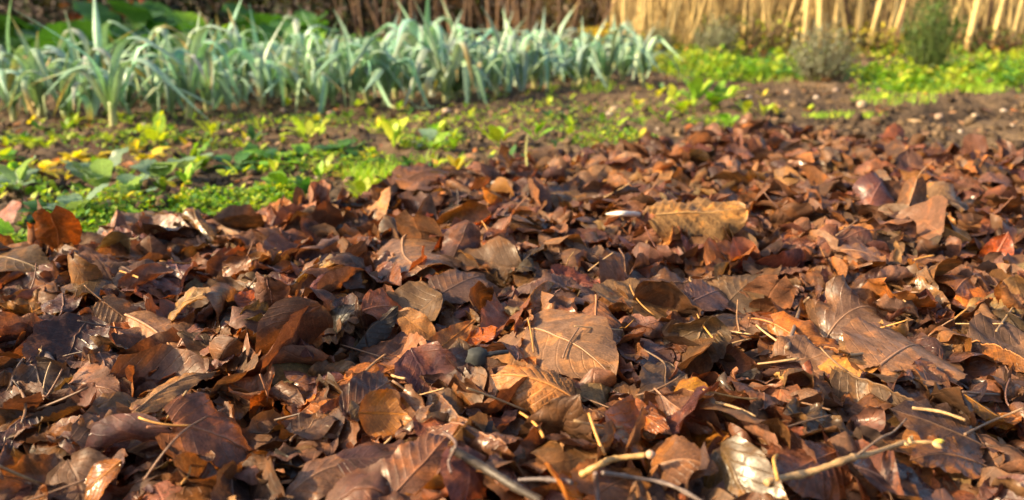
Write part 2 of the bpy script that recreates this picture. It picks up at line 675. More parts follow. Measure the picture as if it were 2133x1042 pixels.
# height field of the growing heap
HX0, HX1, HY0, HY1, HC = -2.9, 3.4, 0.25, 4.3, 0.005
hnx, hny = int((HX1 - HX0) / HC), int((HY1 - HY0) / HC)
hx = HX0 + (np.arange(hnx) + 0.5) * HC
hy = HY0 + (np.arange(hny) + 0.5) * HC
HGX, HGY = np.meshgrid(hx, hy, indexing='ij')
HM = ground_z(HGX, HGY).astype(np.float64)
_ins = inside_heap(HGX, HGY)
HM += sstep(0.0, 0.3, _ins) * (0.022 + 0.050 * (vnoise(HGX, HGY, 2.6, 21) - 0.5) + 0.050 * (vnoise(HGX, HGY, 6.5, 22) - 0.5))
HT = HM + 0.030          # the heap grows up to about this height


HMX = HM.copy()          # true top, raised curls included


def hidx(x, y):
    i = np.clip(((x - HX0) / HC).astype(int), 0, hnx - 1)
    j = np.clip(((y - HY0) / HC).astype(int), 0, hny - 1)
    return i, j


def hsample(x, y):
    i, j = hidx(np.asarray(x, float), np.asarray(y, float))
    return HM[i, j]


def hsmooth(x, y, r=0.018):
    s = 0
    for dx, dy in ((0, 0), (r, 0), (-r, 0), (0, r), (0, -r)):
        s = s + hsample(x + dx, y + dy)
    return s / 5


def densify(P):
    Q = P
    m = (Q[1:] + Q[:-1]) * 0.5
    R = np.empty((Q.shape[0] * 2 - 1,) + Q.shape[1:])
    R[0::2] = Q
    R[1::2] = m
    m = (R[:, 1:] + R[:, :-1]) * 0.5
    S = np.empty((R.shape[0], R.shape[1] * 2 - 1, 3))
    S[:, 0::2] = R
    S[:, 1::2] = m
    return S


def stamp(P, dense=True, thick=0.0008, cap=0.012):
    Q = densify(P) if dense else P
    Q = Q.reshape(-1, 3)
    i, j = hidx(Q[:, 0], Q[:, 1])
    h = HM[i, j]
    z = np.minimum(Q[:, 2] + thick, h + cap)
    np.maximum.at(HM, (i, j), z)
    np.maximum.at(HMX, (i, j), Q[:, 2])


def drop(P, x, y, yaw, tilt, tdir, drape, pct=22):
    """lay a leaf sheet (local) on the heap, returns world points"""
    c = P.reshape(-1, 3).mean(0)
    Q = P - c
    # tilt about a horizontal axis
    ct, st = math.cos(tilt), math.sin(tilt)
    ax = np.array([math.cos(tdir), math.sin(tdir), 0])
    d = Q @ ax
    cr = np.cross(np.broadcast_to(ax, Q.shape), Q)
    Q = Q * ct + cr * st + d[..., None] * ax * (1 - ct)
    cy, sy = math.cos(yaw), math.sin(yaw)
    Wp = np.stack([x + cy * Q[..., 0] - sy * Q[..., 1], y + sy * Q[..., 0] + cy * Q[..., 1], Q[..., 2]], -1)
    if drape:
        hs = hsmooth(Wp[..., 0], Wp[..., 1])
        Wp[..., 2] += drape * (hs - hs.mean())
    h = hsample(Wp[..., 0], Wp[..., 1])
    gap = Wp[..., 2] - h
    Wp[..., 2] -= np.percentile(gap, pct) - 0.001
    return Wp


PAL = {
    "dark brown": ((0.095, 0.046, 0.026), 0.26), "purple brown": ((0.118, 0.058, 0.042), 0.20), "brown": ((0.165, 0.080, 0.038), 0.32),
    "reddish brown": ((0.175, 0.070, 0.030), 0.09), "tan": ((0.26, 0.145, 0.064), 0.05), "orange brown": ((0.28, 0.112, 0.021), 0.055),
    "blackish": ((0.038, 0.027, 0.022), 0.02), "ochre": ((0.33, 0.165, 0.035), 0.005)}
PAL_N = list(PAL)
PAL_P = np.array([PAL[k][1] for k in PAL_N])
PAL_P = PAL_P / PAL_P.sum()


def pick_col(rng):
    k = PAL_N[rng.choice(len(PAL_N), p=PAL_P)]
    c = np.array(PAL[k][0]) * [0.83, 0.80, 0.84] * rng.uniform(0.75, 1.3) * (1 + 0.10 * rng.normal(size=3))
    return k, np.clip(c, 0.01, 0.6)


FORM_P = {"flat": 0.14, "curled": 0.31, "rolled": 0.14, "folded": 0.17, "crumpled": 0.24}
FORM_N = list(FORM_P)
FORM_W = np.array(list(FORM_P.values()))


def form_params(rng, form):
    p = dict(bends=[], fold=0.0, corr=rng.uniform(0.3, 1.2), wave=rng.uniform(0.3, 0.9), crump=rng.uniform(0.5, 1.4))
    sg = 1 if rng.random() < 0.62 else -1
    if form == "flat":
        p["bends"] = [(rng.uniform(0, 3.14), sg * rng.uniform(0.1, 0.7), rng.normal() * 0.8, rng.uniform(0.3, 0.7))]
        p["fold"] = rng.uniform(-0.1, 0.25)
    elif form == "curled":
        p["bends"] = [(rng.uniform(0, 3.14), sg * rng.uniform(0.8, 2.2), sg * rng.uniform(1, 6), rng.uniform(0.2, 0.8))]
        p["corr"] = rng.uniform(0.5, 1.3)
    elif form == "rolled":
        p["bends"] = [(math.pi / 2 + rng.normal() * 0.3, sg * rng.uniform(4.0, 7.5), 0.0, 0.5), (0.0, rng.normal() * 0.5, 0, 0.5)]
        p["wave"] *= 0.3
    elif form == "folded":
        p["fold"] = rng.uniform(0.5, 1.05)
        p["bends"] = [(0.0, rng.normal() * 0.8, rng.normal() * 1.2, 0.5)]
        if rng.random() < 0.4:
            p["fold"] *= -1
    else:
        p["crump"] = rng.uniform(1.2, 2.4)
        p["bends"] = [(rng.uniform(0, 3.14), sg * rng.uniform(0.5, 1.6), rng.normal() * 4, rng.uniform(0.3, 0.7)),
                      (rng.uniform(0, 3.14), rng.normal() * 1.5, 0, rng.uniform(0.3, 0.7))]
    return p


def in_view(x, y, m=0.45):
    return abs(x) < 0.643 * (y * CP + CAM_H * SP) + m


# ---- the mass of leaves below and beyond the ones that can be picked out
lit = Acc()
lrng = np.random.default_rng(21)
placed = 0
cands = []
while len(cands) < 18000:
    y = math.sqrt(lrng.uniform(0.45 ** 2, 4.1 ** 2)) if lrng.random() < 0.78 else lrng.uniform(0.45, 1.8)
    x = lrng.uniform(-1, 1) * (0.643 * (y + 0.15) + 0.45)
    ins = ins_at(x, y)
    if ins < 0.0 and lrng.random() > math.exp(float(ins) / 0.05) * 0.6:
        continue
    cands.append((x, y, float(ins)))
for (x, y, ins) in cands:
    ii, jj = hidx(np.array(x), np.array(y))
    if float(hsmooth(np.array(x), np.array(y), 0.03)) > HT[ii, jj] and lrng.random() < 0.88:
        continue
    k, c = pick_col(lrng)
    form = FORM_N[lrng.choice(len(FORM_N), p=FORM_W)]
    L = min(0.13, max(0.028, math.exp(lrng.normal(math.log(0.064), 0.36))))
    if ins < 0.03:
        L *= 0.75
    W = L * lrng.uniform(0.55, 0.92)
    near = y < 1.35
    nu, nv = (15, 9) if near else ((9, 7) if y < 2.4 else (7, 5))
    pr = form_params(lrng, form)
    shp = ("ovate", "cordate", "elliptic", "round", "lance")[lrng.choice(5, p=[0.36, 0.24, 0.2, 0.12, 0.08])]
    P, UV = leaf_sheet(lrng, nu, nv, L, W, shp, serr=0.05 if near else 0.0, torn=0.08, **pr)
    tilt = abs(lrng.normal()) * (0.27 if form in ("flat", "folded") else 0.46)
    if lrng.random() < 0.05:
        tilt = lrng.uniform(0.7, 1.3)
    Wp = drop(P, x, y, lrng.uniform(0, 6.28), tilt, lrng.uniform(0, 6.28), 0.85 if form == "flat" else 0.45)
    stamp(Wp)
    cc = np.ones((nu * nv, 4), np.float32)
    edge_d = 1 - 0.25 * lrng.random() * (np.abs(UV[..., 1].ravel() - 0.5) * 2) ** 3
    cc[:, :3] = c * edge_d[:, None]
    cc[:, 3] = lrng.uniform(0.55, 0.85) if lrng.random() < .4 else lrng.uniform(0.85, 1.5)
    F = grid_faces(nu, nv)
    if lrng.random() < 0.35:
        F = F[:, ::-1]
    lit.add(Wp, F, cc, UV)
# torn scraps and small leaves in the chinks
for _ in range(1300):
    y = lrng.uniform(0.5, 2.6)
    x = lrng.uniform(-1, 1) * (0.643 * (y + 0.15) + 0.25)
    if ins_at(x, y) < 0.0:
        continue
    k, c = pick_col(lrng)
    L = lrng.uniform(0.018, 0.048)
    P, UV = leaf_sheet(lrng, 7, 5, L, L * lrng.uniform(.35, .9), ("ovate", "elliptic", "lance")[lrng.integers(3)], torn=.6, **form_params(lrng, FORM_N[lrng.integers(1, 5)]))
    Wp = drop(P, x, y, lrng.uniform(0, 6.28), abs(lrng.normal()) * .5, lrng.uniform(0, 6.28), 0.5, 40)
    cc = np.ones((35, 4), np.float32)
    cc[:, :3] = c * 1.15
    cc[:, 3] = lrng.uniform(0.5, 1.4)
    lit.add(Wp, grid_faces(7, 5), cc, UV)
litter = lit.build("leaf_litter", M_LEAF)
tag(litter, "deep bed of wet brown fallen leaves covering the ground", "leaf litter", kind="stuff")

# ------------------------------------------------------------------ labels by nearby landmarks
LANDMARKS = []       # (px, py, phrase)
PENDING = []         # (object, px, py, description)


def pend(o, px, py, desc):
    PENDING.append((o, px, py, desc))


def resolve_labels():
    """each waiting thing is described by the landmark next to it; things that would share a description are told apart by how near they are"""
    sets = {}
    for (o, px, py, desc) in PENDING:
        k = max(py, 60)
        near = sorted(((((l[0] - px) / k) ** 2 + (1.6 * (l[1] - py) / k) ** 2), l) for l in LANDMARKS if abs(l[0] - px) + abs(l[1] - py) > 6)
        d, l = near[0]
        dx, dy = px - l[0], (py - l[1]) * 1.6
        if abs(dx) > abs(dy):
            rel = "left of" if dx < 0 else "right of"
        else:
            rel = "beyond" if dy < 0 else "in front of"
        sets.setdefault(f"{desc} {rel} {l[2]}", []).append((d, o))
    for lab, members in sets.items():
        members.sort(key=lambda m: m[0])
        for n, (d, o) in enumerate(members):
            o["label"] = lab if len(members) == 1 else (f"{lab}, the nearest" if n == 0 else f"{lab}, {ordinal(n + 1)} nearest")


def drop_buried(names):
    """leave out the repeats that ended up wholly buried or hidden: the photograph shows nothing of them"""
    global PENDING
    gone = {bpy.data.objects[n] for n in names if n in bpy.data.objects}
    PENDING = [p for p in PENDING if p[0] not in gone]
    bpy.data.batch_remove([c for o in gone for c in o.children] + list(gone))


# ------------------------------------------------------------------ single leaves
LEAF_GROUP = "fallen leaves on top of the heap"


def make_leaf(Wp, UV, c, wetness, flip, stalk_len, rng, name="fallen_leaf", stalk_col=None, edge=True):
    nu, nv = Wp.shape[:2]
    base = Wp[0, nv // 2].copy()
    o = thing(name, None, "leaf", base, LEAF_GROUP)
    cc = np.ones((nu * nv, 4), np.float32)
    ed = 1 - (0.3 * (np.abs(UV[..., 1].ravel() - 0.5) * 2) ** 3 if edge else 0)
    cc[:, :3] = np.asarray(c) * (ed[:, None] if edge else 1)
    cc[:, 3] = wetness
    F = grid_faces(nu, nv)
    if flip:
        F = F[:, ::-1]
    mesh_obj("blade", Wp.reshape(-1, 3) - base, F, M_LEAF, cc, UV.reshape(-1, 2), o)
    L = np.linalg.norm(np.diff(Wp[:, nv // 2], axis=0), axis=1).sum()
    sc = np.clip(np.asarray(c) * 1.5 + np.array([0.03, 0.018, 0.008]), 0, 0.6) if stalk_col is None else np.asarray(stalk_col)
    # midrib, a raised tapering cord on both faces
    mid = Wp[:, nv // 2] - base
    V, F = tube(mid, np.linspace(0.0125, 0.003, nu) * L, 4, False)
    mesh_obj("midrib", V, F, M_STALK, np.tile(rgba(sc), (len(V), 1)), None, o)
    if stalk_len > 0:
        t0 = unit(Wp[0, nv // 2] - Wp[min(2, nu - 1), nv // 2])
        side = unit(np.cross(t0, [0, 0, 1]) + 1e-4)
        n = 7
        s = np.linspace(0, 1, n)
        k = rng.normal() * 0.35
        path = (t0[None, :] * s[:, None] + side[None, :] * (k * s ** 2)[:, None] + np.array([0, 0, 1.0]) * (rng.uniform(-0.1, 0.3) * s ** 2)[:, None]) * stalk_len
        wz = path + base
        low = hsample(wz[:, 0], wz[:, 1]) + 0.001
        path[:, 2] = np.maximum(path[:, 2], np.minimum(low - base[2], path[:, 2] + 0.01))
        V, F = tube(path, np.linspace(0.014, 0.011, n) * L, 5)
        mesh_obj("stalk", V, F, M_STALK, np.tile(rgba(sc), (len(V), 1)), None, o)
    return o


# HEROES: leaves one can point at in the photograph.
# base px, base lift, tip px, tip lift (m above heap), width / length, roll deg, shape, form dict, colour, wet, flip, stalk (m), label, landmark
T, O, R = (0.42, 0.235, 0.10), (0.40, 0.13, 0.018), (0.20, 0.068, 0.03)
B, D, P_, K = (0.155, 0.075, 0.042), (0.085, 0.042, 0.030), (0.10, 0.055, 0.048), (0.022, 0.018, 0.018)
HERO = [
    (1364, 480, .022, 1552, 466, .022, .80, 22, "round", dict(bends=[(math.pi / 2, -2.6, 0, .5)], corr=1.6, crump=1.2, wave=.6), (0.52, 0.31, 0.125), 1.2, 0, .0,
     "big tan wrinkled leaf arched beside the white sliver", "the big tan leaf"),
    (1958, 474, .030, 2048, 526, .006, .55, -18, "ovate", dict(bends=[(0, -.4, 0, .5)], fold=-.2, corr=.5, crump=.2), (0.62, 0.29, 0.035), .9, 0, .0,
     "smooth ochre yellow leaf lying tilted on brown leaves", "the ochre yellow leaf"),
    (2060, 540, .004, 2105, 462, .045, .7, 30, "ovate", dict(bends=[(1.2, 1.5, 0, .5)], corr=.7, crump=.5), (0.33, 0.075, 0.02), .7, 0, .0,
     "glossy red brown leaf standing up behind the ochre leaf", None),
    (1870, 552, .003, 1868, 482, .040, .30, 0, "lance", dict(bends=[(math.pi / 2, 6, 0, .5)], corr=.2), (0.40, 0.26, 0.14), 1.3, 1, .0,
     "pale pointed leaf rolled into an upright spike", "the upright pale spike"),
    (212, 606, .022, 300, 672, .014, .95, -14, "round", dict(bends=[(math.pi / 2, -1.6, 0, .5)], corr=1.7, crump=.3), (0.30, 0.165, 0.085), 1.1, 1, .03,
     "light brown ribbed leaf half with a rounded end", "the ribbed light brown leaf"),
    (262, 660, .020, 378, 762, .010, .62, -20, "elliptic", dict(bends=[(math.pi / 2, -1.8, 0, .5)], corr=1.5, crump=.3, fold=-.35), (0.23, 0.125, 0.075), 1.0, 1, .0,
     "long ribbed dusty brown leaf with an orange hollow under it", None),
    (240, 690, .004, 300, 735, .004, .6, 0, "ovate", dict(bends=[(0.5, 1.2, 0, .5)], corr=.5, crump=.8), O, .7, 0, .0,
     "bright orange leaf tucked under the long ribbed leaf", None),
    (690, 690, .005, 738, 618, .035, .75, 20, "ovate", dict(bends=[(math.pi / 2, 2.8, 0, .5), (0, -1, 0, .5)], corr=.4, crump=.8), K, .75, 0, .0,
     "black wet leaf curled upright like a hood", "the black hooded leaf"),
    (738, 735, .006, 830, 645, .030, .7, -12, "ovate", dict(bends=[(1.9, -1.6, 0, .5)], fold=-.5, corr=1.0, crump=1.0), (0.040, 0.031, 0.027), .8, 0, .0,
     "blackish brown folded leaf with a lit ridge", None),
    (752, 618, .016, 858, 634, .016, .6, -25, "elliptic", dict(bends=[(0, -.8, 0, .5)], corr=.4, crump=.2), (0.27, 0.095, 0.045), 1.2, 0, .0,
     "smooth red brown leaf with an upturned orange tip", "the smooth red brown leaf"),
    (830, 648, .026, 906, 704, .006, .62, -30, "elliptic", dict(bends=[(0, -.6, 0, .5)], fold=.35, corr=.4), (0.42, 0.20, 0.060), 1.0, 1, .0,
     "tan and amber leaf folded along its midrib", "the folded amber leaf"),
    (884, 752, .004, 990, 670, .020, .34, 30, "lance", dict(bends=[(math.pi / 2, 3.0, 0, .5), (0, .9, 0, .5)], corr=.4, crump=.3), (0.46, 0.19, 0.04), .8, 1, .02,
     "long golden leaf curled like a boat", "the golden boat shaped leaf"),
    (960, 702, .010, 1034, 684, .016, .5, 25, "elliptic", dict(bends=[(0, 1.5, 0, .5)], corr=.3, crump=.4), (0.50, 0.13, 0.012), .5, 0, .0,
     "small glossy orange leaf with curled ends", "the small glossy orange leaf"),
    (1242, 626, .034, 1262, 748, .010, .62, 0, "elliptic", dict(bends=[(math.pi / 2, -4.4, 0, .5)], corr=.9, crump=.3), (0.25, 0.115, 0.062), 1.1, 0, .012,
     "rolled pinkish brown leaf pointing down the heap", "the rolled pinkish leaf"),
    (1080, 684, .018, 1280, 790, .008, .85, -4, "cordate", dict(bends=[(0, -.7, 0, .5), (math.pi / 2, -.5, 0, .5)], corr=.7, crump=.6), (0.19, 0.112, 0.070), .8, 1, .0,
     "broad grey brown leaf draped over the heap", "the broad grey brown leaf"),
    (1200, 858, .006, 1022, 806, .016, .78, -22, "ovate", dict(bends=[(math.pi / 2, -3.2, 0, .5), (0, -1.0, 0, .5)], corr=2.0, ncorr=10, crump=.2), (0.52, 0.245, 0.085), .85, 1, .0,
     "copper arched leaf with deep ribs over a dark hollow", "the ribbed copper leaf"),
    (1290, 700, .004, 1260, 690, .02, .7, 20, "round", dict(bends=[(0, 2.0, 0, .5)], corr=.3), (0.46, 0.23, 0.03), .8, 0, .03,
     "small yellow leaf on a long yellow stalk", None),
    (1320, 752, .008, 1390, 722, .012, .9, 0, "round", dict(bends=[(0, .7, 0, .5)], corr=.3), (0.105, 0.065, 0.075), .7, 0, .0,
     "violet brown rounded leaf shining in skylight", "the violet brown leaf"),
    (748, 880, .004, 868, 884, .012, .85, 42, "ovate", dict(bends=[(0, 1.4, 0, .5), (math.pi / 2, 1.5, 0, .5)], corr=.3, crump=.3), (0.40, 0.165, 0.022), .8, 1, .0,
     "golden brown cupped leaf open towards the viewer", "the golden cupped leaf"),
    (720, 870, .012, 820, 800, .020, .5, 20, "ovate", dict(bends=[(0, -1.6, 0, .5)], corr=.8, crump=.8), D, .9, 0, .0,
     "dark brown leaf arched over the golden cupped leaf", None),
    (248, 932, .028, 140, 1030, .010, .62, -16, "elliptic", dict(bends=[(0, -.8, 0, .4), (math.pi / 2, .7, 0, .5)], corr=.8, crump=.3), (0.50, 0.19, 0.024), .42, 0, .0,
     "glossy orange leaf with bright glints at its top", "the glossy orange leaf"),
    (195, 850, .008, 268, 826, .010, .75, 0, "round", dict(bends=[(0, -.8, 0, .5)], corr=.5, crump=.8), (0.45, 0.23, 0.07), .8, 0, .0,
     "small ochre leaf glinting on top of dark leaves", "the small ochre leaf"),
    (262, 912, .012, 440, 822, .020, .40, -6, "ovate", dict(bends=[(math.pi / 2, -5.2, 0, .5)], corr=.9, crump=.3), (0.26, 0.165, 0.10), .7, 1, .0,
     "tightly rolled leaf pale on its lit side", "the tightly rolled leaf"),
    (255, 868, .014, 455, 760, .018, .26, -10, "lance", dict(bends=[(math.pi / 2, -5.0, 0, .5), (0, -.5, 0, .5)], corr=.8, crump=.5), (0.28, 0.165, 0.085), .8, 1, .0,
     "long narrow rolled leaf with a wavy back", "the long narrow rolled leaf"),
    (140, 800, .016, 250, 820, .006, .8, -12, "cordate", dict(bends=[(0.4, -1.1, 0, .5)], corr=1.1, crump=.5), (0.16, 0.080, 0.055), .8, 1, .05,
     "broad brown leaf with pale veins fanning from its stalk", "the fan veined leaf"),
    (1300, 640, .018, 1384, 588, .026, .95, 10, "cordate", dict(bends=[(0, .5, 0, .5)], corr=1.2, crump=.3), (0.20, 0.125, 0.070), 1.2, 1, .0,
     "matt brown leaf showing its netted underside", "the netted brown leaf"),
    (1500, 640, .010, 1590, 560, .020, .9, -5, "cordate", dict(bends=[(0, -.6, 0, .5)], corr=1.0, crump=.3, serr=.3), (0.105, 0.072, 0.050), 1.1, 0, .02,
     "dark toothed leaf with a pale stalk", "the dark toothed leaf"),
    (1440, 612, .020, 1505, 588, .030, .8, 16, "ovate", dict(bends=[(0, -.9, 0, .5)], corr=.6), (0.10, 0.062, 0.070), .6, 0, .0,
     "violet sheened oval leaf on russet scraps", "the violet sheened leaf"),
    (1720, 690, .020, 1850, 640, .016, .85, -10, "round", dict(bends=[(0, -2.2, 0, .5), (math.pi / 2, .9, 0, .5)], corr=.8, wave=1.6), (0.155, 0.095, 0.072), .7, 0, .0,
     "wavy taupe leaf arched like a tent", "the taupe tent leaf"),
    (1765, 770, .012, 1848, 700, .020, .5, 0, "elliptic", dict(bends=[(math.pi / 2, -4.8, 0, .5)], corr=1.0), (0.155, 0.10, 0.055), .9, 1, .0,
     "rolled olive brown leaf with fine ribs", "the rolled olive leaf"),
    (1832, 762, .010, 1926, 722, .014, .85, -4, "round", dict(bends=[(0, -.6, 0, .5)], corr=.5, crump=.2), (0.30, 0.165, 0.10), .9, 1, .0,
     "oval light brown leaf, half sunlit and half dark", "the oval light brown leaf"),
    (2050, 570, .020, 1990, 610, .010, .7, -10, "elliptic", dict(bends=[(math.pi / 2, -2.6, 0, .5)], corr=1.1), (0.30, 0.125, 0.055), .9, 0, .0,
     "copper brown leaf humped above its neighbours", "the humped copper leaf"),
    (1900, 560, .016, 1950, 590, .008, .7, 20, "ovate", dict(bends=[(math.pi / 2, 2.6, 0, .5)], corr=.5), (0.36, 0.15, 0.045), .7, 1, .02,
     "orange brown leaf curled into a scoop", "the orange brown scoop"),
    (2050, 930, .006, 1852, 850, .022, .8, -6, "ovate", dict(bends=[(0, -.4, 0, .5)], corr=.8, crump=.5), (0.070, 0.044, 0.038), .7, 0, .04,
     "large dark slaty brown leaf with fine veins", "the large slaty leaf"),
    (2052, 945, .014, 1900, 935, .020, .72, -4, "cordate", dict(bends=[(0, -.5, 0, .5)], corr=.9, crump=.3), (0.16, 0.078, 0.040), .6, 0, .03,
     "reddish translucent looking leaf lying over the slaty leaf", None),
    (2012, 800, .030, 2125, 872, .016, .42, -6, "elliptic", dict(bends=[(math.pi / 2, -4.6, 0, .5)], corr=.7, crump=.2), (0.56, 0.27, 0.045), .7, 0, .0,
     "glossy golden leaf rolled into a tube", "the rolled golden leaf"),
    (1745, 940, .010, 1622, 1000, .010, .8, -14, "ovate", dict(bends=[(math.pi / 2, -1.6, 0, .5)], corr=1.3, crump=.2), (0.20, 0.078, 0.046), .8, 0, .0,
     "red brown ribbed leaf under the budded twig", "the red brown ribbed leaf"),
    (1780, 970, .006, 1960, 1030, .008, .8, 0, "ovate", dict(bends=[(0, -.3, 0, .5)], corr=.5, crump=.5), (0.070, 0.042, 0.048), .7, 0, .0,
     "flat plum brown leaf below the budded twig", "the flat plum leaf"),
    (1640, 850, .010, 1790, 915, .012, .7, 0, "ovate", dict(bends=[(1.0, 1.6, 0, .5)], corr=1.2, crump=2.6, wave=1.5), (0.075, 0.052, 0.034), .8, 0, .0,
     "dark crumpled leaf with wrinkled edges", "the dark crumpled leaf"),
    (815, 1035, .010, 935, 905, .020, .75, -6, "ovate", dict(bends=[(math.pi / 2, -1.0, 0, .5), (0, -.8, 0, .5)], corr=1.1, crump=.5), (0.19, 0.092, 0.060), .9, 0, .0,
     "russet ribbed leaf beside the thick wet stick", "the russet ribbed leaf"),
    (590, 1015, .012, 776, 940, .024, .55, -10, "ovate", dict(bends=[(0, -.5, 0, .5)], corr=.8, fold=-.3, crump=.3), (0.165, 0.090, 0.060), .9, 0, .0,
     "long dusky brown leaf with an upturned edge", "the long dusky leaf"),
    (1362, 828, .020, 1525, 905, .010, .42, -18, "elliptic", dict(bends=[(math.pi / 2, -2.4, 0, .5)], corr=1.7, ncorr=11, crump=.2), (0.23, 0.118, 0.078), .8, 0, .0,
     "pinkish brown leaf pleated along its side veins", "the pleated pinkish leaf"),
    (1290, 830, .020, 1400, 905, .008, .34, -20, "lance", dict(bends=[(math.pi / 2, -2.0, 0, .5)], corr=1.2, crump=.5), (0.32, 0.12, 0.045), .6, 0, .0,
     "narrow copper strip of leaf with a glinting edge", None),
    (1398, 822, .008, 1480, 836, .020, .8, 10, "round", dict(bends=[(0, -1.8, 0, .5)], corr=.3, crump=.2), (0.46, 0.215, 0.02), .8, 0, .0,
     "mustard yellow leaf bent over at the tip", "the mustard yellow leaf"),
    (1345, 985, .006, 1500, 950, .026, .75, -10, "ovate", dict(bends=[(0, -2.0, 0, .5)], corr=1.0, crump=.5), (0.19, 0.095, 0.050), .8, 0, .0,
     "brown leaf arched over a dark gap", "the brown arched leaf"),
    (1240, 1010, .006, 1340, 975, .010, .95, -4, "cordate", dict(bends=[(0, -.4, 0, .5)], corr=1.4, crump=.3), (0.20, 0.090, 0.045), .8, 1, .0,
     "red brown leaf with strong veins behind crossed twigs", None),
    (1215, 1038, .002, 1168, 1000, .030, .9, 30, "round", dict(bends=[(0, 1.0, 0, .5)], corr=.3), (0.46, 0.165, 0.02), .7, 0, .0,
     "orange rounded leaf at the lower rim of the heap", None),
    (68, 508, .006, 76, 400, .095, .62, 0, "ovate", dict(bends=[(math.pi / 2, -1.4, 0, .5)], corr=.3, crump=.3, fold=-.3), (0.16, 0.09, 0.06), 1.2, 0, .0,
     "grey brown leaf standing like a pointed hood among weeds", "the pointed brown hood"),
    (-20, 530, .002, 105, 562, .002, .6, 0, "ovate", dict(bends=[(0, -1.0, 0, .5)], corr=.6, crump=.3), (0.10, 0.062, 0.026), 1.1, 0, .0,
     "large olive brown leaf at the edge of the green weeds", "the olive brown leaf"),
    (760, 460, .006, 812, 388, .055, .95, 4, "cordate", dict(bends=[(math.pi / 2, -1.3, 0, .5)], corr=.7, crump=.4), (0.38, 0.20, 0.10), 1.2, 1, .0,
     "tan leaf propped up like a tent near the grass tuft", "the propped tan leaf"),
    (490, 632, .006, 572, 606, .018, .7, 20, "ovate", dict(bends=[(0, 1.0, 0, .5)], corr=.6, crump=.9), (0.36, 0.09, 0.02), .6, 0, .0,
     "rusty red leaf with a torn orange edge", "the rusty red leaf"),
    (0, 480, .006, 40, 400, .06, .8, 20, "round", dict(bends=[(0, -1.2, 0, .5)], corr=.2), (0.21, 0.075, 0.055), 1.1, 0, .0,
     "dull pink brown rounded leaf among weeds at the edge", None),
    (1400, 350, .004, 1370, 400, .010, .5, 0, "ovate", dict(bends=[(math.pi / 2, -3.0, 0, .5)], corr=.5), T, 1.2, 1, .0,
     "light tan rolled leaf on the middle of the heap", None),
    (1115, 362, .012, 1142, 344, .030, .8, 10, "ovate", dict(bends=[(0, .8, 0, .5)], corr=.3), (0.52, 0.28, 0.09), 1.2, 0, .0,
     "pale gold leaf at the far rim of the heap", "the pale gold leaf"),
    (1040, 385, .004, 1000, 325, .050, .8, 12, "ovate", dict(bends=[(math.pi / 2, 2.0, 0, .5)], corr=.3, crump=.6), (0.12, 0.07, 0.058), 1.0, 0, .0,
     "dark mauve leaf standing up at the rim of the heap", "the dark mauve leaf"),
    (1200, 395, .010, 1262, 345, .030, .55, -16, "ovate", dict(bends=[(math.pi / 2, -2.6, 0, .5)], corr=.6, crump=.3), (0.24, 0.14, 0.075), 1.2, 1, .0,
     "dusty brown folded leaf pointing up the heap", None),
    (815, 385, .01, 950, 350, .02, .6, 0, "ovate", dict(bends=[(0, -1.0, 0, .5)], corr=.6), B, 1.1, 0, .0,
     "brown leaf lying along the rim beside the grass tuft", None),
    (1550, 268, .002, 1562, 225, .055, .8, 15, "ovate", dict(bends=[(math.pi / 2, -1.6, 0, .5)], corr=.6, crump=.6), (0.17, 0.085, 0.055), 1.1, 0, .0,
     "brown leaf standing upright at the far tip of the heap", "the upright brown leaf"),
    (1430, 280, .002, 1468, 232, .050, .6, 15, "ovate", dict(bends=[(math.pi / 2, 2.4, 0, .5)], corr=.6, crump=.8), (0.055, 0.032, 0.03), 1.1, 0, .0,
     "dark shrivelled leaf standing beside bright seedlings", "the dark shrivelled leaf"),
    (810, 720, .018, 880, 785, .010, .85, 6, "ovate", dict(bends=[(math.pi / 2, 2.4, 0, .5), (0, -.8, 0, .5)], corr=.7, crump=.6), (0.30, 0.125, 0.06), .9, 1, .0,
     "salmon brown leaf crimped into a fold", "the crimped salmon leaf"),
    (1750, 520, .010, 1860, 560, .012, .6, 0, "ovate", dict(bends=[(0, -.9, 0, .5)], corr=.5, crump=.4), (0.22, 0.125, 0.085), 1.0, 0, .0,
     "soft brown leaf sloping below the upright spike", None),
    (840, 520, .020, 880, 585, .006, .95, 0, "round", dict(bends=[(math.pi / 2, -2.0, 0, .5)], corr=.4, crump=.3), (0.20, 0.12, 0.082), .8, 0, .02,
     "domed taupe leaf with a pale sunlit patch", "the domed taupe leaf"),
    (920, 580, .014, 1010, 545, .020, .8, -5, "cordate", dict(bends=[(0, -.6, 0, .5)], corr=.7, crump=.3), (0.13, 0.078, 0.064), 1.0, 0, .0,
     "flat grey brown leaf with a straight pale vein", None),
]


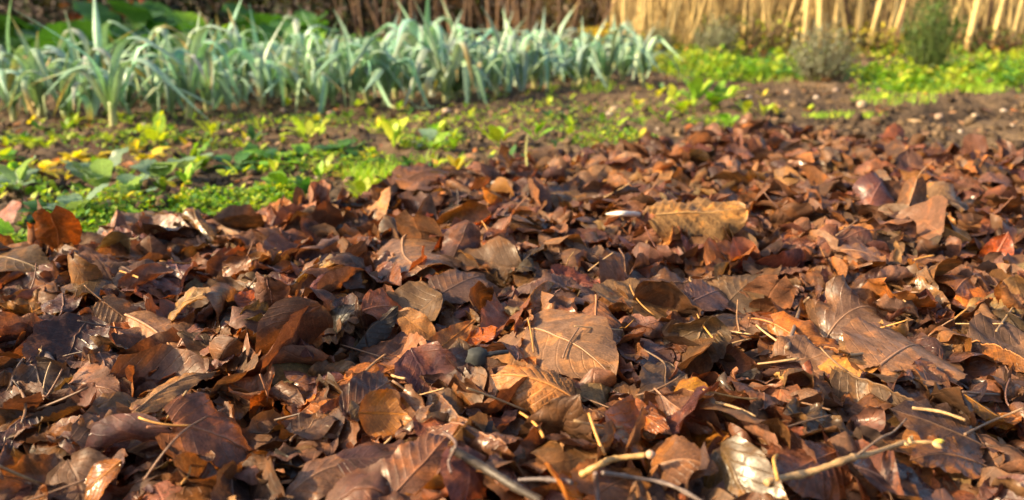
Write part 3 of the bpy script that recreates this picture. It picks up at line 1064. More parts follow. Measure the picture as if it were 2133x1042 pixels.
def place_hero(h, rng):
    bx, by, bz, tx, ty, tz, wr, roll, shape, form, c, wet, flip, stalk, label, lm = h
    c = np.array(c) * [1.08, 0.98, 0.80]
    c = c * 0.93 * min(1.0, 0.80 * (0.36 / max(c[0], 0.01)) ** 0.5)
    g = at(bx, by, 0.02)
    zb = float(hsmooth(np.array(g[0]), np.array(g[1])))
    g2 = at(tx, ty, 0.02)
    zt = float(hsmooth(np.array(g2[0]), np.array(g2[1])))
    p0, p1 = at(bx, by, zb + bz), at(tx, ty, zt + tz)
    if tz >= 0.035:                                # a leaf that stands up
        d = ray(tx, ty)
        p1 = np.array([0, 0, CAM_H]) + d * ((p0[1] + 0.012) / d[1])
    L = np.linalg.norm(p1 - p0)
    f = dict(fold=0.0, corr=.5, wave=.4, crump=.3, bends=[], serr=0.06)
    f.update(form)
    nu, nv = 31, 19
    P, UV = leaf_sheet(rng, nu, nv, 1.0, wr, shape, torn=0.05, **f)
    m = nv // 2
    ax = P[-1, m] - P[0, m]
    s = L / max(np.linalg.norm(ax), 0.35)
    X = unit(ax)
    Zl = np.array([0, 0, 1.0])
    Yl = unit(np.cross(Zl, X))
    Zl = np.cross(X, Yl)
    Q = (P - P[0, m]) * s
    loc = np.stack([Q @ X, Q @ Yl, Q @ Zl], -1)
    XW = unit(p1 - p0)
    ZW = np.array([0, 0, 1.0])
    YW = unit(np.cross(ZW, XW))
    ZW = np.cross(XW, YW)
    r = math.radians(abs(roll) + 10) * (1 if XW[0] >= 0 else -1)      # tipped towards the open side of the heap
    YW, ZW = YW * math.cos(r) + ZW * math.sin(r), ZW * math.cos(r) - YW * math.sin(r)
    Wp = p0 + loc[..., :1] * XW + loc[..., 1:2] * YW + loc[..., 2:] * ZW
    # rest on the heap: lift if it would sink
    gap = Wp[..., 2] - hsample(Wp[..., 0], Wp[..., 1])
    lift = -np.percentile(gap, 6 if abs(roll) == 22 else 26) + 0.002
    if lift > 0:
        Wp[..., 2] += lift
    elif lift < -0.012:
        Wp[..., 2] += lift * 0.7
    stamp(Wp)
    o = make_leaf(Wp, UV, c, wet, bool(flip), stalk, rng)
    o["label"] = label
    if lm:
        LANDMARKS.append(((bx + tx) / 2, (by + ty) / 2, lm))
    return o


SINGLE = 318 - len(HERO)          # a few end up buried and are dropped again
srng = np.random.default_rng(77)
hero_c = np.array([[(h[0] + h[3]) / 2, (h[1] + h[4]) / 2] for h in HERO])
pts = []
tries = 0
while len(pts) < SINGLE and tries < 60000:
    tries += 1
    y = srng.uniform(0.60, 2.3)
    if srng.random() > (1.0 if y < 1.5 else 0.45):
        continue
    x = srng.uniform(-1, 1) * (0.643 * (y * CP + CAM_H * SP) + 0.02)
    if ins_at(x, y) < 0.05:
        continue
    q = np.array([x, y])
    sx, sy = to_px((x, y, 0.02))
    if any(abs(sx - (h[0] + h[3]) / 2) < abs(h[0] - h[3]) * .42 + .035 * sy and -.02 * sy < sy - (h[1] + h[4]) / 2 < abs(h[1] - h[4]) * .5 + .075 * sy for h in HERO):
        continue
    if pts:
        d = np.hypot(*(np.array([p[:2] for p in pts]) - q).T).min()
        if d < 0.056 * (1 - tries / 90000):
            continue
    pts.append((x, y))
FORM_WORD = {"flat": ("flat", "smooth"), "curled": ("curled", "bent"), "rolled": ("rolled", "rolled up"), "folded": ("folded", "creased"), "crumpled": ("crumpled", "wrinkled")}
for (x, y) in sorted(pts, key=lambda p: -p[1]):
    k, c = pick_col(srng)
    c = np.clip(c * 1.1, 0, .6)
    form = FORM_N[srng.choice(len(FORM_N), p=FORM_W)]
    L = min(0.122, max(0.05, math.exp(srng.normal(math.log(0.088), 0.28))))
    if y > 1.5:
        L *= 1.12
    W = L * srng.uniform(0.55, 0.92)
    pr = form_params(srng, form)
    shp = ("ovate", "cordate", "elliptic", "round", "lance")[srng.choice(5, p=[0.36, 0.26, 0.2, 0.12, 0.06])]
    nu, nv = (29, 17) if y < 1.3 else (19, 11)
    P, UV = leaf_sheet(srng, nu, nv, L, W, shp, serr=0.06, torn=0.08, **pr)
    tilt = abs(srng.normal()) * (0.22 if form in ("flat", "folded") else 0.38)
    if srng.random() < 0.08:
        tilt = srng.uniform(0.6, 1.1)
    Wp = drop(P, x, y, srng.uniform(0, 6.28), tilt, srng.uniform(0, 6.28), 0.8 if form == "flat" else 0.4, pct=20)
    stamp(Wp)
    flip = srng.random() < 0.35
    wet = srng.uniform(0.58, 0.85) if srng.random() < .45 else srng.uniform(0.85, 1.35)
    o = make_leaf(Wp, UV, c, wet, flip, srng.uniform(0.02, 0.045) if srng.random() < 0.45 else 0.0, srng)
    px, py = to_px(Wp.reshape(-1, 3).mean(0))
    size = "small " if L < 0.072 else ("large " if L > 0.105 else "")
    pend(o, px, py, f"{size}{FORM_WORD[form][int(srng.random() < 0.5)]} {k} leaf")
for h in sorted(HERO, key=lambda h: min(h[1], h[4])):
    place_hero(h, srng)


# ------------------------------------------------------------------ twigs, sticks and odd things on the heap
def hz(px, py, lift):
    g = at(px, py, 0.03)
    for _ in range(3):
        i, j = hidx(np.array(g[0]), np.array(g[1]))
        z = float(HMX[max(i - 1, 0):i + 2, max(j - 1, 0):j + 2].max())
        g = at(px, py, z + lift * .6)
    return g


def smooth_path(pts, n):
    pts = np.asarray(pts, float)
    t = np.linspace(0, len(pts) - 1, n)
    out = np.empty((n, 3))
    for k, tt in enumerate(t):
        i = min(int(tt), len(pts) - 2)
        f = tt - i
        p0, p1, p2, p3 = pts[max(i - 1, 0)], pts[i], pts[i + 1], pts[min(i + 2, len(pts) - 1)]
        out[k] = 0.5 * ((2 * p1) + (-p0 + p2) * f + (2 * p0 - 5 * p1 + 4 * p2 - p3) * f * f + (-p0 + 3 * p1 - 3 * p2 + p3) * f ** 3)
    return out


def knobbly(path, r, knots, rng, sides=8, col=(0.3, 0.2, 0.12)):
    n = len(path)
    s = np.linspace(0, 1, n)
    rr = np.asarray(r, float) * (1 + 0.06 * rng.normal(size=n))
    for k in knots:
        rr = rr * (1 + 0.45 * np.exp(-((s - k) / 0.018) ** 2))
    V, F = tube(path, rr, sides)
    C = np.tile(rgba(col), (len(V), 1))
    C[:, :3] *= (1 + 0.15 * rng.normal(size=(len(V), 1)))
    return V, F, C


def bud(c, d, L, r, col, parent, base, name="bud"):
    d = unit(d)
    s = np.linspace(0, 1, 8)
    rad = r * np.sin(math.pi * (0.12 + 0.86 * s)) ** 0.8
    V, F = tube(c + d * (s * L)[:, None] - base, rad, 8)
    return mesh_obj(name, V, F, M_STALK, np.tile(rgba(col), (len(V), 1)), None, parent)


trng = np.random.default_rng(5)
# budded twig in front
pp = [hz(1590, 1060, .004), hz(1660, 1000, .016), hz(1752, 958, .020), hz(1800, 948, .022), hz(1880, 925, .030), hz(1900, 921, .031), hz(1945, 922, .034)]
path = smooth_path(pp, 60)
path[:, 2] = np.maximum(path[:, 2], HMX[hidx(path[:, 0], path[:, 1])] + 0.003)
path[:, 2] = np.convolve(np.pad(path[:, 2], 5, mode='edge'), np.ones(11) / 11, mode='valid')
base = path[0]
tw = thing("twig", "pale knobbly twig with a yellow bud across the front leaves", "twig", base)
V, F, C = knobbly(path - base, np.linspace(0.0034, 0.0015, 60), [.18, .33, .42, .5, .66, .8, .93], trng, col=(0.46, 0.28, 0.12))
mesh_obj("stem", V, F, M_WOOD, C, None, tw)
bud(path[-1], path[-1] - path[-4] + [0.002, 0, 0.002], 0.010, 0.0030, (0.62, 0.50, 0.08), tw, base)
bud(path[-2], np.array([0.6, -0.6, -0.2]), 0.010, 0.0032, (0.55, 0.34, 0.16), tw, base)
bud(path[45], np.array([0.5, 0.3, 0.7]), 0.008, 0.0026, (0.40, 0.26, 0.12), tw, base)
bud(path[39], np.array([0.7, -0.5, 0.0]), 0.007, 0.0024, (0.5, 0.33, 0.15), tw, base)
LANDMARKS.append((1800, 950, "the budded twig"))
# side shoot of the same twig
sp = smooth_path([path[26], hz(1830, 915, .03), hz(1860, 900, .03), hz(1888, 872, .034)], 16) - base
V, F, C = knobbly(sp, np.linspace(0.0016, 0.0007, 16), [.5], trng, 6, (0.24, 0.15, 0.09))
mesh_obj("side_shoot", V, F, M_WOOD, C, None, tw)
# second budded twig with its crossing pieces
path = smooth_path([hz(1210, 990, .012), hz(1250, 968, .018), hz(1280, 956, .022), hz(1345, 948, .026)], 30)
base = path[0]
tw = thing("twig", "short yellowish twig ending in a pinkish bud above crossed dark sticks", "twig", base)
V, F, C = knobbly(path - base, np.linspace(0.0032, 0.0026, 30), [.05, .5], trng, col=(0.50, 0.29, 0.10))
mesh_obj("stem", V, F, M_WOOD, C, None, tw)
bud(path[-1], path[-1] - path[-3], 0.009, 0.0042, (0.55, 0.33, 0.20), tw, base)
LANDMARKS.append((1280, 960, "the short budded twig"))


def stick(pts_px, r0, r1, col, label, knots=(), n=26, lm=None, name="twig", sides=8):
    path = smooth_path([hz(*p) for p in pts_px], n)
    base = path[0].copy()
    V, F, C = knobbly(path - base, np.linspace(r0, r1, n), knots, trng, sides, col)
    o = mesh_obj(name, V, F, M_WOOD, C)
    o.location = base
    tag(o, label, "twig")
    if lm:
        LANDMARKS.append((sum(p[0] for p in pts_px) / len(pts_px), sum(p[1] for p in pts_px) / len(pts_px), lm))
    return o


stick([(1240, 985, .016), (1243, 1020, .010), (1246, 1060, .004)], .0024, .0022, (0.20, 0.13, 0.10), "stubby grey brown stick running down from the short budded twig", [.3])
stick([(1255, 985, .014), (1320, 995, .012), (1395, 1010, .012), (1470, 1050, .006)], .0021, .0016, (0.15, 0.11, 0.09), "long dark grey stick crossing behind the short budded twig", [.25, .6, .8])
stick([(1190, 1005, .010), (1130, 998, .008), (1080, 1000, .006)], .0022, .0016, (0.12, 0.09, 0.08), "thin dark stick to the left of the short budded twig", [.4])
stick([(940, 935, .006), (1010, 975, .004), (1070, 1012, .002), (1130, 1045, .0)], .0040, .0036, (0.060, 0.044, 0.032), "thick dark wet stick lying in the front leaves", [.3, .7], lm="the thick wet stick", sides=12)
stick([(925, 900, .018), (950, 925, .02), (935, 960, .016), (940, 985, .010)], .0018, .0012, (0.16, 0.10, 0.08), "thin forked root at the end of the thick wet stick")
stick([(1640, 725, .006), (1655, 680, .016), (1668, 640, .028), (1685, 620, .034)], .0032, .0022, (0.22, 0.14, 0.085), "bent brown twig rising between dark curled leaves", [.4, .75], lm="the bent rising twig")
stick([(2010, 905, .012), (2060, 880, .014), (2133, 850, .012)], .0016, .0012, (0.22, 0.13, 0.07), "thin straight twig leaning on the rolled golden leaf")
stick([(300, 1000, .02), (380, 900, .024), (470, 850, .02)], .0012, .0008, (0.24, 0.13, 0.075), "hair thin brown twig crossing rolled leaves", n=20)
stick([(745, 790, .012), (775, 760, .022), (803, 738, .034)], .0017, .0013, (0.42, 0.21, 0.075), "straight orange brown stalk leaning across purple leaves", lm="the leaning orange stalk")
stick([(60, 690, .008), (80, 715, .012), (110, 760, .008)], .0052, .0050, (0.14, 0.10, 0.085), "short grey stick with a mossy green end", [.4])
stick([(1540, 690, .004), (1535, 660, .018), (1537, 625, .036)], .0013, .0011, (0.34, 0.18, 0.08), "upright thin stalk standing out of a dark gap")
stick([(2075, 690, .010), (2110, 640, .014)], .0015, .0013, (0.36, 0.22, 0.10), "pale short stalk at the side of the heap")
stick([(1900, 850, .016), (1960, 858, .016), (2010, 875, .012)], .0019, .0014, (0.40, 0.25, 0.11), "straw coloured stalk lying along the slaty leaf")
stick([(1620, 1000, .006), (1612, 960, .014), (1618, 948, .018)], .0018, .0016, (0.56, 0.30, 0.07), "short amber stalk standing beside the budded twig")
stick([(1098, 345, .0), (1096, 310, .03), (1100, 280, .06)], .0035, .0025, (0.42, 0.40, 0.10), "upright yellow green stub at the far rim of the heap")

# white sliver
path = smooth_path([hz(1262, 446, .012), hz(1300, 443, .020), hz(1352, 453, .018)], 14)
base = path[0].copy()
s = np.linspace(0, 1, 14)
V, F = tube(path - base, 0.0065 * np.clip(np.sin(math.pi * (0.06 + 0.62 * s)), 0.1, 1), 8)
V[:, 2] = V[:, 2] * 0.9
o = mesh_obj("white_sliver", V, F, M_STALK, np.tile(rgba((0.78, 0.72, 0.64)), (len(V), 1)))
o.location = base
tag(o, "bright white tapering sliver pointing at the big tan leaf", "stem piece")
LANDMARKS.append((1305, 448, "the white sliver"))

# black knobbly cone
c0 = hz(995, 744, .012)
Vc = IV2 * (1 + 0.28 * (vnoise(IV2[:, 0] + 5, IV2[:, 1] + IV2[:, 2] * 1.7, 4.5, 9) - 0.5)[:, None] * 1.6 + 0.13 * RNG.normal(size=(len(IV2), 1)))
th = thing("alder_cone", "small black knobbly cone with a stalk on brown leaves", "cone", c0)
mesh_obj("cone_body", Vc * [0.0125, 0.0105, 0.0105], IF2, M_STONE, np.tile(rgba((0.030, 0.032, 0.030)), (len(Vc), 1)), None, th, smooth=False)
pth = smooth_path([c0, c0 + [0.020, 0.004, 0.003], hz(1058, 733, .014)], 14) - c0
V, F, C = knobbly(pth, np.linspace(.0034, .0024, 14), [.5], trng, 7, (0.030, 0.027, 0.025))
mesh_obj("cone_stalk", V, F, M_WOOD, C, None, th)
LANDMARKS.append((1000, 744, "the black cone"))

# loose leaf stalks scattered over the heap
for k in range(78):
    py = trng.uniform(310, 1040)
    px = trng.uniform(20, 2110)
    g = at(px, py, 0.03)
    if ins_at(g[0], g[1]) < 0.06:
        continue
    Ls = trng.uniform(0.03, 0.085)
    yaw = trng.uniform(0, 6.28)
    d = np.array([math.cos(yaw), math.sin(yaw), 0])
    s = np.linspace(-0.5, 0.5, 9)
    side = np.array([-d[1], d[0], 0])
    pth = g + d * (s * Ls)[:, None] + side * (trng.normal() * 0.25 * Ls * s ** 2)[:, None]
    h0 = HMX[hidx(pth[:, 0], pth[:, 1])]
    fit = np.polyfit(s, h0, 1)
    pth[:, 2] = np.polyval(fit, s) + 0.004 + trng.uniform(0, 0.5) * Ls * (s + 0.5) * (trng.random() < 0.5)
    pth[:, 2] += max(0, np.percentile(h0 - pth[:, 2], 70))
    base = pth[0].copy()
    colr = [("tan", (0.42, 0.26, 0.12)), ("orange", (0.50, 0.24, 0.06)), ("brown", (0.20, 0.11, 0.06)), ("dark", (0.10, 0.06, 0.04))][trng.choice(4, p=[.3, .25, .3, .15])]
    r = trng.uniform(0.0008, 0.0015)
    V, F = tube(pth - base, np.linspace(r * 1.3, r, 9), 5)
    o = mesh_obj("leaf_stalk", V, F, M_STALK, np.tile(rgba(np.array(colr[1]) * trng.uniform(.8, 1.2)), (len(V), 1)))
    o.location = base
    tag(o, None, "stalk", "loose leaf stalks on the heap")
    q = to_px(pth[4])
    pend(o, q[0], q[1], f"{'long' if Ls > 0.06 else 'short'} {'bent' if trng.random() < .3 else 'thin'} {colr[0]} stalk")
# ------------------------------------------------------------------ vegetable bed
vrng = np.random.default_rng(314)


def px_per_m(p):
    return F_PX / depth_of(p)


def ground_at(px, py):
    g = at(px, py, -0.02)
    for _ in range(3):
        g = at(px, py, gz(g[0], g[1]))
    return g


def ribbon(path, widths, normal_hint, vfold, ncross=5):
    """channelled strap along a path: returns (n, ncross, 3)"""
    path = np.asarray(path, float)
    tan = np.gradient(path, axis=0)
    tan /= np.linalg.norm(tan, axis=1)[:, None] + 1e-12
    side = np.cross(tan, normal_hint)
    side /= np.linalg.norm(side, axis=1)[:, None] + 1e-9
    up = np.cross(side, tan)
    v = np.linspace(-1, 1, ncross)
    vf = np.broadcast_to(np.asarray(vfold, float), (len(path),))
    P = path[:, None, :] + 0.5 * np.asarray(widths)[:, None, None] * (v[None, :, None] * side[:, None, :] * np.cos(vf)[:, None, None] +
                                                                      np.abs(v)[None, :, None] * up[:, None, :] * np.sin(vf)[:, None, None])
    return P


GLAUC = np.array([0.27, 0.41, 0.29])


def leek(base, H, rng, yaw, n_leaf=8, vigour=1.0, yellow=0.2):
    o = thing("leek", None, "leek", base, "leeks in the vegetable bed")
    hs = H * rng.uniform(0.18, 0.28)
    lean = np.array([rng.normal() * 0.20, rng.normal() * 0.15, 1.0])
    n = 8
    s = np.linspace(0, 1, n)
    path = np.array([0, 0, -0.01]) + lean * (s * hs)[:, None]
    r = 0.036 * H * (1.0 + 0.25 * (1 - s) ** 4 + 0.25 * s)
    V, F = tube(path, r, 9)
    C = np.tile(rgba((0, 0, 0)), (len(V), 1))
    sv = np.clip(V[:, 2] / hs, 0, 1)[:, None]
    C[:, :3] = np.array([0.52, 0.50, 0.22]) * (1 - sv) + np.array([0.30, 0.40, 0.17]) * sv
    mesh_obj("shank", V, F, M_LEEK, C, np.full((len(V), 2), 0.3), o)
    top = path[-1]
    for k in range(n_leaf):
        t = k / max(1, n_leaf - 1)              # 0 outer .. 1 inner
        az = yaw + (0 if k % 2 == 0 else math.pi) + rng.normal() * 0.7
        L = H * rng.uniform(1.0, 1.7) * (1 - 0.2 * t) * vigour if t <= .8 else H * (rng.uniform(.6, .95) if rng.random() < .75 else rng.uniform(1.0, 1.25))
        start = top * (0.45 + 0.5 * t)
        th0 = math.radians(rng.uniform(8, 34) * (1 - t) + rng.uniform(1, 8))
        th1 = math.radians(rng.uniform(115, 190) * (1 - 0.2 * t))
        if t > 0.8:
            th1 = math.radians(rng.uniform(5, 60))
        kink = rng.uniform(0.30, 0.56)
        sharp = rng.uniform(0.08, 0.26)
        m = 16
        ss = np.linspace(0, 1, m)
        th = th0 + (th1 - th0) * sstep(kink - sharp, kink + sharp, ss) + 0.15 * ss
        d = np.stack([np.sin(th) * math.cos(az), np.sin(th) * math.sin(az), np.cos(th)], 1)
        d += np.array([-math.sin(az), math.cos(az), 0]) * (rng.normal() * 0.45 * ss)[:, None]
        pth = start + np.concatenate([[np.zeros(3)], np.cumsum(d[:-1] * L / (m - 1), 0)])
        pth[:, 2] = np.maximum(pth[:, 2], 0.006 + 0.004 * rng.random())
        wid = H * 0.108 * rng.uniform(0.75, 1.15) * np.minimum(1, 0.55 + 2.2 * ss) * (1 - sstep(0.45, 1.0, ss)) ** 0.8 * (0.75 if t > 0.85 else 1) + 0.003
        rad = np.array([math.cos(az), math.sin(az), 0])
        hint = np.cross(np.cross(d, np.array([-math.sin(az), math.cos(az), 0.0])), d) * 0 + np.cross(np.array([-math.sin(az), math.cos(az), 0.0])[None, :], d)
        P = ribbon(pth, wid, hint, 0.55 * (1 - 0.5 * ss))
        C = np.ones((m, 5, 4), np.float32)
        base_c = GLAUC * rng.uniform(0.75, 1.35) * (1 + 0.10 * rng.normal(size=3))
        low = np.array([0.24, 0.34, 0.13])
        cc = low[None, :] * (1 - sstep(0.0, 0.35, ss))[:, None] + base_c[None, :] * sstep(0.0, 0.35, ss)[:, None]
        if rng.random() < yellow:
            e = rng.uniform(0.45, 0.85)
            f = sstep(e, e + 0.2, ss)[:, None]
            cc = cc * (1 - f) + np.array([0.50, 0.36, 0.12]) * f
        C[..., :3] = cc[:, None, :]
        C[..., 3] = rng.uniform(0.8, 1.2)
        UV = np.stack(np.meshgrid(ss, np.linspace(0, 1, 5), indexing='ij'), -1)
        mesh_obj("leaf", P.reshape(-1, 3), grid_faces(m, 5), M_LEEK, C.reshape(-1, 4), UV.reshape(-1, 2), o)
    return o


ROW1 = [(28, 252, 145), (150, 258, 160), (236, 262, 190), (318, 238, 140), (392, 246, 165), (470, 228, 130), (545, 222, 140), (600, 215, 120), (662, 236, 140), (735, 222, 150), (800, 218, 145), (862, 208, 140),
        (930, 214, 175), (975, 208, 140), (1035, 198, 130), (1085, 190, 120), (1140, 186, 125), (1205, 178, 105), (1262, 180, 120), (1338, 168, 105)]
ROW2 = [(-30, 232, 170), (90, 228, 150), (190, 228, 175), (270, 218, 150), (360, 212, 150), (440, 206, 140), (510, 200, 140), (585, 196, 135), (640, 194, 130), (700, 192, 140), (765, 188, 135), (830, 186, 140), (890, 182, 170), (945, 178, 130),
        (1005, 174, 125), (1065, 170, 115), (1125, 164, 110), (1185, 160, 95), (1245, 158, 100), (1310, 154, 95)]
ROW3 = [(560, 182, 120), (620, 180, 115), (680, 178, 115), (745, 174, 118), (810, 172, 115), (875, 170, 120), (935, 166, 110), (995, 162, 105), (1050, 158, 100), (1110, 152, 95), (1170, 148, 90), (1230, 145, 85), (1290, 142, 80)]
def denser(row):
    out = []
    for a, b in zip(row[:-1], row[1:]):
        out += [a, ((a[0] + b[0]) / 2 + vrng.uniform(-8, 8), (a[1] + b[1]) / 2 - vrng.uniform(2, 12), (a[2] + b[2]) / 2 * vrng.uniform(.72, 1.05))]
    return out + [row[-1]]


for ri, (row, rname) in enumerate(((ROW3, "back"), (denser(ROW2), "middle"), (denser(ROW1), "front"))):
    for k, (px, py, hp) in enumerate(row):
        g = ground_at(px, py)
        Hm = hp / px_per_m(g) * vrng.uniform(.95, 1.25)
        o = leek(g, Hm, vrng, vrng.uniform(-1.2, 1.2), n_leaf=int(vrng.integers(9, 13)), yellow=0.30 if px < 700 else 0.15)
        look = "tall" if hp > 165 else ("short" if hp < 115 else "drooping")
        o["label"] = f"{look} blue green leek, {ordinal(k + 1)} from the left in the {rname} row of the bed"
        if ri == 2 and k % 3 == 0:
            LANDMARKS.append((px, py, f"the {ordinal(k + 1)} front-row leek"))


# ------------------------------------------------------------------ weeds and seedlings
def weed_leaf(rng, L, W, az, elev, droop, col, shape="elliptic", pet=0.3, nu=9, nv=5, roundish=0.0):
    """petiole and blade rising from the origin: (V, F, C, UV) pieces"""
    P, UV = leaf_sheet(rng, nu, nv, L, W, shape, bends=[(0, -droop, 0, .0), (math.pi / 2, rng.uniform(.2, 1.2), 0, .5)], corr=rng.uniform(.3, 1.0), ncorr=5, wave=rng.uniform(.3, 1.0), crump=.2)
    P = P - P[0, nv // 2]
    ce, se = math.cos(elev), math.sin(elev)
    x = P[..., 0] * ce - P[..., 2] * se
    z = P[..., 0] * se + P[..., 2] * ce
    y = P[..., 1]
    lp = L * pet
    off = np.array([ce, 0, se]) * lp
    Q = np.stack([x + off[0], y, z + off[2]], -1)
    ca, sa = math.cos(az), math.sin(az)
    R = np.array([[ca, sa, 0], [-sa, ca, 0], [0, 0, 1]])
    Q = Q @ R
    s = np.linspace(0, 1, 4)
    path = (np.array([ce, 0, se]) * (s * lp)[:, None]) @ R
    V, F = tube(path, np.full(4, max(0.0012, 0.035 * W)), 4, False)
    return Q, UV, V, F


def plant(name, base, leaves, label, cat, group, px, py, desc=None):
    o = thing(name, label, cat, base, group)
    for (Q, UV, V, F, col, pcol) in leaves:
        a = Acc()
        nu, nv = Q.shape[:2]
        c = np.ones((nu * nv, 4), np.float32)
        c[:, :3] = col
        a.add(Q, grid_faces(nu, nv), c, UV)
        a.add(V, F, rgba(pcol))
        a.build("leaf", M_GREEN, o)
    if desc:
        pend(o, px, py, desc)
    return o


LIME, GRN, DGRN, YEL, BLUEG = np.array([0.40, 0.50, 0.032]), np.array([0.19, 0.37, 0.024]), np.array([0.050, 0.150, 0.028]), np.array([0.62, 0.52, 0.035]), np.array([0.20, 0.31, 0.19])
CN = {"lime": LIME, "green": GRN, "dark": DGRN, "yellow": YEL, "bluish": BLUEG}
WORD = {"lime": "yellow green", "green": "bright green", "dark": "dark green", "yellow": "yellow", "bluish": "blue green"}


def weed(px, py, hp, kind, colk, n=None, group="weeds and seedlings on the bare soil"):
    g = ground_at(px, py)
    H = hp / px_per_m(g)
    rng = vrng
    leaves = []
    if kind == "upright":
        n = n or int(rng.integers(5, 9))
        for k in range(n):
            az = rng.uniform(0, 6.28)
            el = math.radians(rng.uniform(35, 85))
            L = H * rng.uniform(0.55, 0.95)
            c = CN[colk] * rng.uniform(0.7, 1.3) * (1 + .08 * rng.normal(size=3))
            if rng.random() < .2:
                c = c * .4 + LIME * .7
            leaves.append((*weed_leaf(rng, L, L * rng.uniform(.38, .55), az, el, rng.uniform(.2, 1.2), c, "elliptic", .35), c, c * 1.1 + .02))
    elif kind == "rosette":
        n = n or int(rng.integers(7, 12))
        for k in range(n):
            az = k * 2.4 + rng.normal() * .2
            el = math.radians(rng.uniform(8, 50))
            L = H * rng.uniform(0.8, 1.3)
            c = CN[colk] * rng.uniform(0.7, 1.3) * (1 + .08 * rng.normal(size=3))
            leaves.append((*weed_leaf(rng, L, L * rng.uniform(.5, .7), az, el, rng.uniform(.5, 1.4), c, "ovate", .3), c, c * 1.1 + .02))
    elif kind == "cabbage":
        n = n or int(rng.integers(6, 9))
        for k in range(n):
            az = k * 2.4 + rng.normal() * .3
            el = math.radians(rng.uniform(20, 75))
            L = H * rng.uniform(0.6, 1.0)
            c = CN[colk] * rng.uniform(0.75, 1.3)
            leaves.append((*weed_leaf(rng, L, L * rng.uniform(.65, .9), az, el, rng.uniform(.4, 1.2), c, "round", .45, 11, 7), c, c * 1.4 + .04))
    else:                                         # small seedling
        n = n or int(rng.integers(2, 5))
        for k in range(n):
            az = k * 3.14 + rng.uniform(-.6, .6)
            el = math.radians(rng.uniform(15, 70))
            L = H * rng.uniform(0.7, 1.1)
            c = CN[colk] * rng.uniform(0.75, 1.3)
            leaves.append((*weed_leaf(rng, L, L * rng.uniform(.5, .75), az, el, rng.uniform(.2, 1.0), c, "ovate", .3, 6, 5), c, c))
    w = {"upright": "upright leafy weed", "rosette": "low leafy weed rosette", "cabbage": "broad leaved cabbage plant", "seedling": "tiny seedling"}[kind]
    nm = {"upright": "leafy_weed", "rosette": "weed_rosette", "cabbage": "cabbage_plant", "seedling": "seedling"}[kind]
    plant(nm, g, leaves, None, {"upright": "weed", "rosette": "weed", "cabbage": "cabbage", "seedling": "seedling"}[kind], group, px, py - hp / 2, f"{WORD[colk]} {w}")


WEEDS = [(325, 305, 55, "upright", "lime"), (370, 300, 40, "upright", "green"), (300, 285, 30, "upright", "lime"), (400, 345, 38, "upright", "green"), (440, 285, 30, "upright", "lime"), (640, 295, 45, "upright", "lime"), (665, 285, 30, "upright", "lime"),
         (545, 275, 25, "upright", "lime"), (1040, 308, 52, "upright", "lime"), (1115, 292, 36, "upright", "green"), (820, 308, 48, "upright", "lime"), (770, 245, 20, "upright", "lime"), (905, 318, 34, "upright", "green"), (945, 312, 28, "upright", "green"),
         (1445, 222, 48, "upright", "green"), (1482, 228, 50, "upright", "green"), (1512, 212, 38, "upright", "lime"), (1400, 212, 32, "upright", "lime"), (1420, 240, 30, "upright", "lime"), (1552, 244, 30, "upright", "lime"),
         (1590, 240, 24, "upright", "lime"), (1620, 238, 20, "upright", "yellow"), (1390, 262, 28, "upright", "green"), (1282, 272, 26, "upright", "green"), (1510, 268, 34, "upright", "green"), (1370, 205, 22, "upright", "yellow"), (1340, 262, 24, "upright", "green"),
         (1185, 240, 18, "seedling", "bluish"), (1255, 262, 24, "upright", "green"), (1325, 225, 20, "upright", "yellow"),
         (580, 345, 42, "rosette", "green"), (535, 330, 36, "rosette", "dark"), (700, 322, 36, "rosette", "dark"), (640, 330, 34, "rosette", "green"), (900, 305, 36, "rosette", "bluish"), (430, 350, 34, "upright", "green"), (485, 352, 36, "rosette", "dark"), (735, 315, 28, "rosette", "dark"),
         (212, 400, 62, "cabbage", "bluish"), (335, 385, 58, "cabbage", "bluish"), (160, 458, 58, "cabbage", "bluish"), (38, 395, 50, "cabbage", "bluish"), (270, 415, 46, "cabbage", "bluish"), (590, 408, 42, "cabbage", "green"), (30, 520, 55, "rosette", "green"), (395, 365, 40, "cabbage", "bluish"),
         (605, 392, 34, "rosette", "lime"), (185, 335, 34, "rosette", "yellow"), (150, 335, 26, "rosette", "yellow"), (85, 360, 30, "rosette", "yellow"), (310, 335, 30, "rosette", "yellow"), (140, 300, 22, "upright", "lime"), (20, 335, 22, "rosette", "green"),
         (1195, 165, 34, "cabbage", "green"), (1145, 195, 22, "upright", "lime"), (60, 300, 20, "rosette", "lime"), (100, 455, 40, "rosette", "dark"), (220, 470, 36, "rosette", "green"), (270, 455, 34, "rosette", "green"), (1835, 212, 16, "seedling", "lime")]
for w in WEEDS:
    weed(w[0], w[1], w[2] * 1.25, *w[3:])
cnt = 0
while cnt < 235:
    px, py = vrng.uniform(-10, 1750), vrng.uniform(188, 430)
    g = ground_at(px, py)
    if ins_at(g[0], g[1]) > -0.05:
        continue
    front = 270 - 0.075 * px                    # not among the leeks
    if py < front - 15 or (px > 1450 and vrng.random() < .75):
        continue
    colk = ("lime", "green", "yellow", "dark")[vrng.choice(4, p=[.5, .26, .1, .14])]
    weed(px, py, vrng.uniform(12, 30) * (py / 260), "seedling" if vrng.random() < .5 else "upright", colk)
    cnt += 1


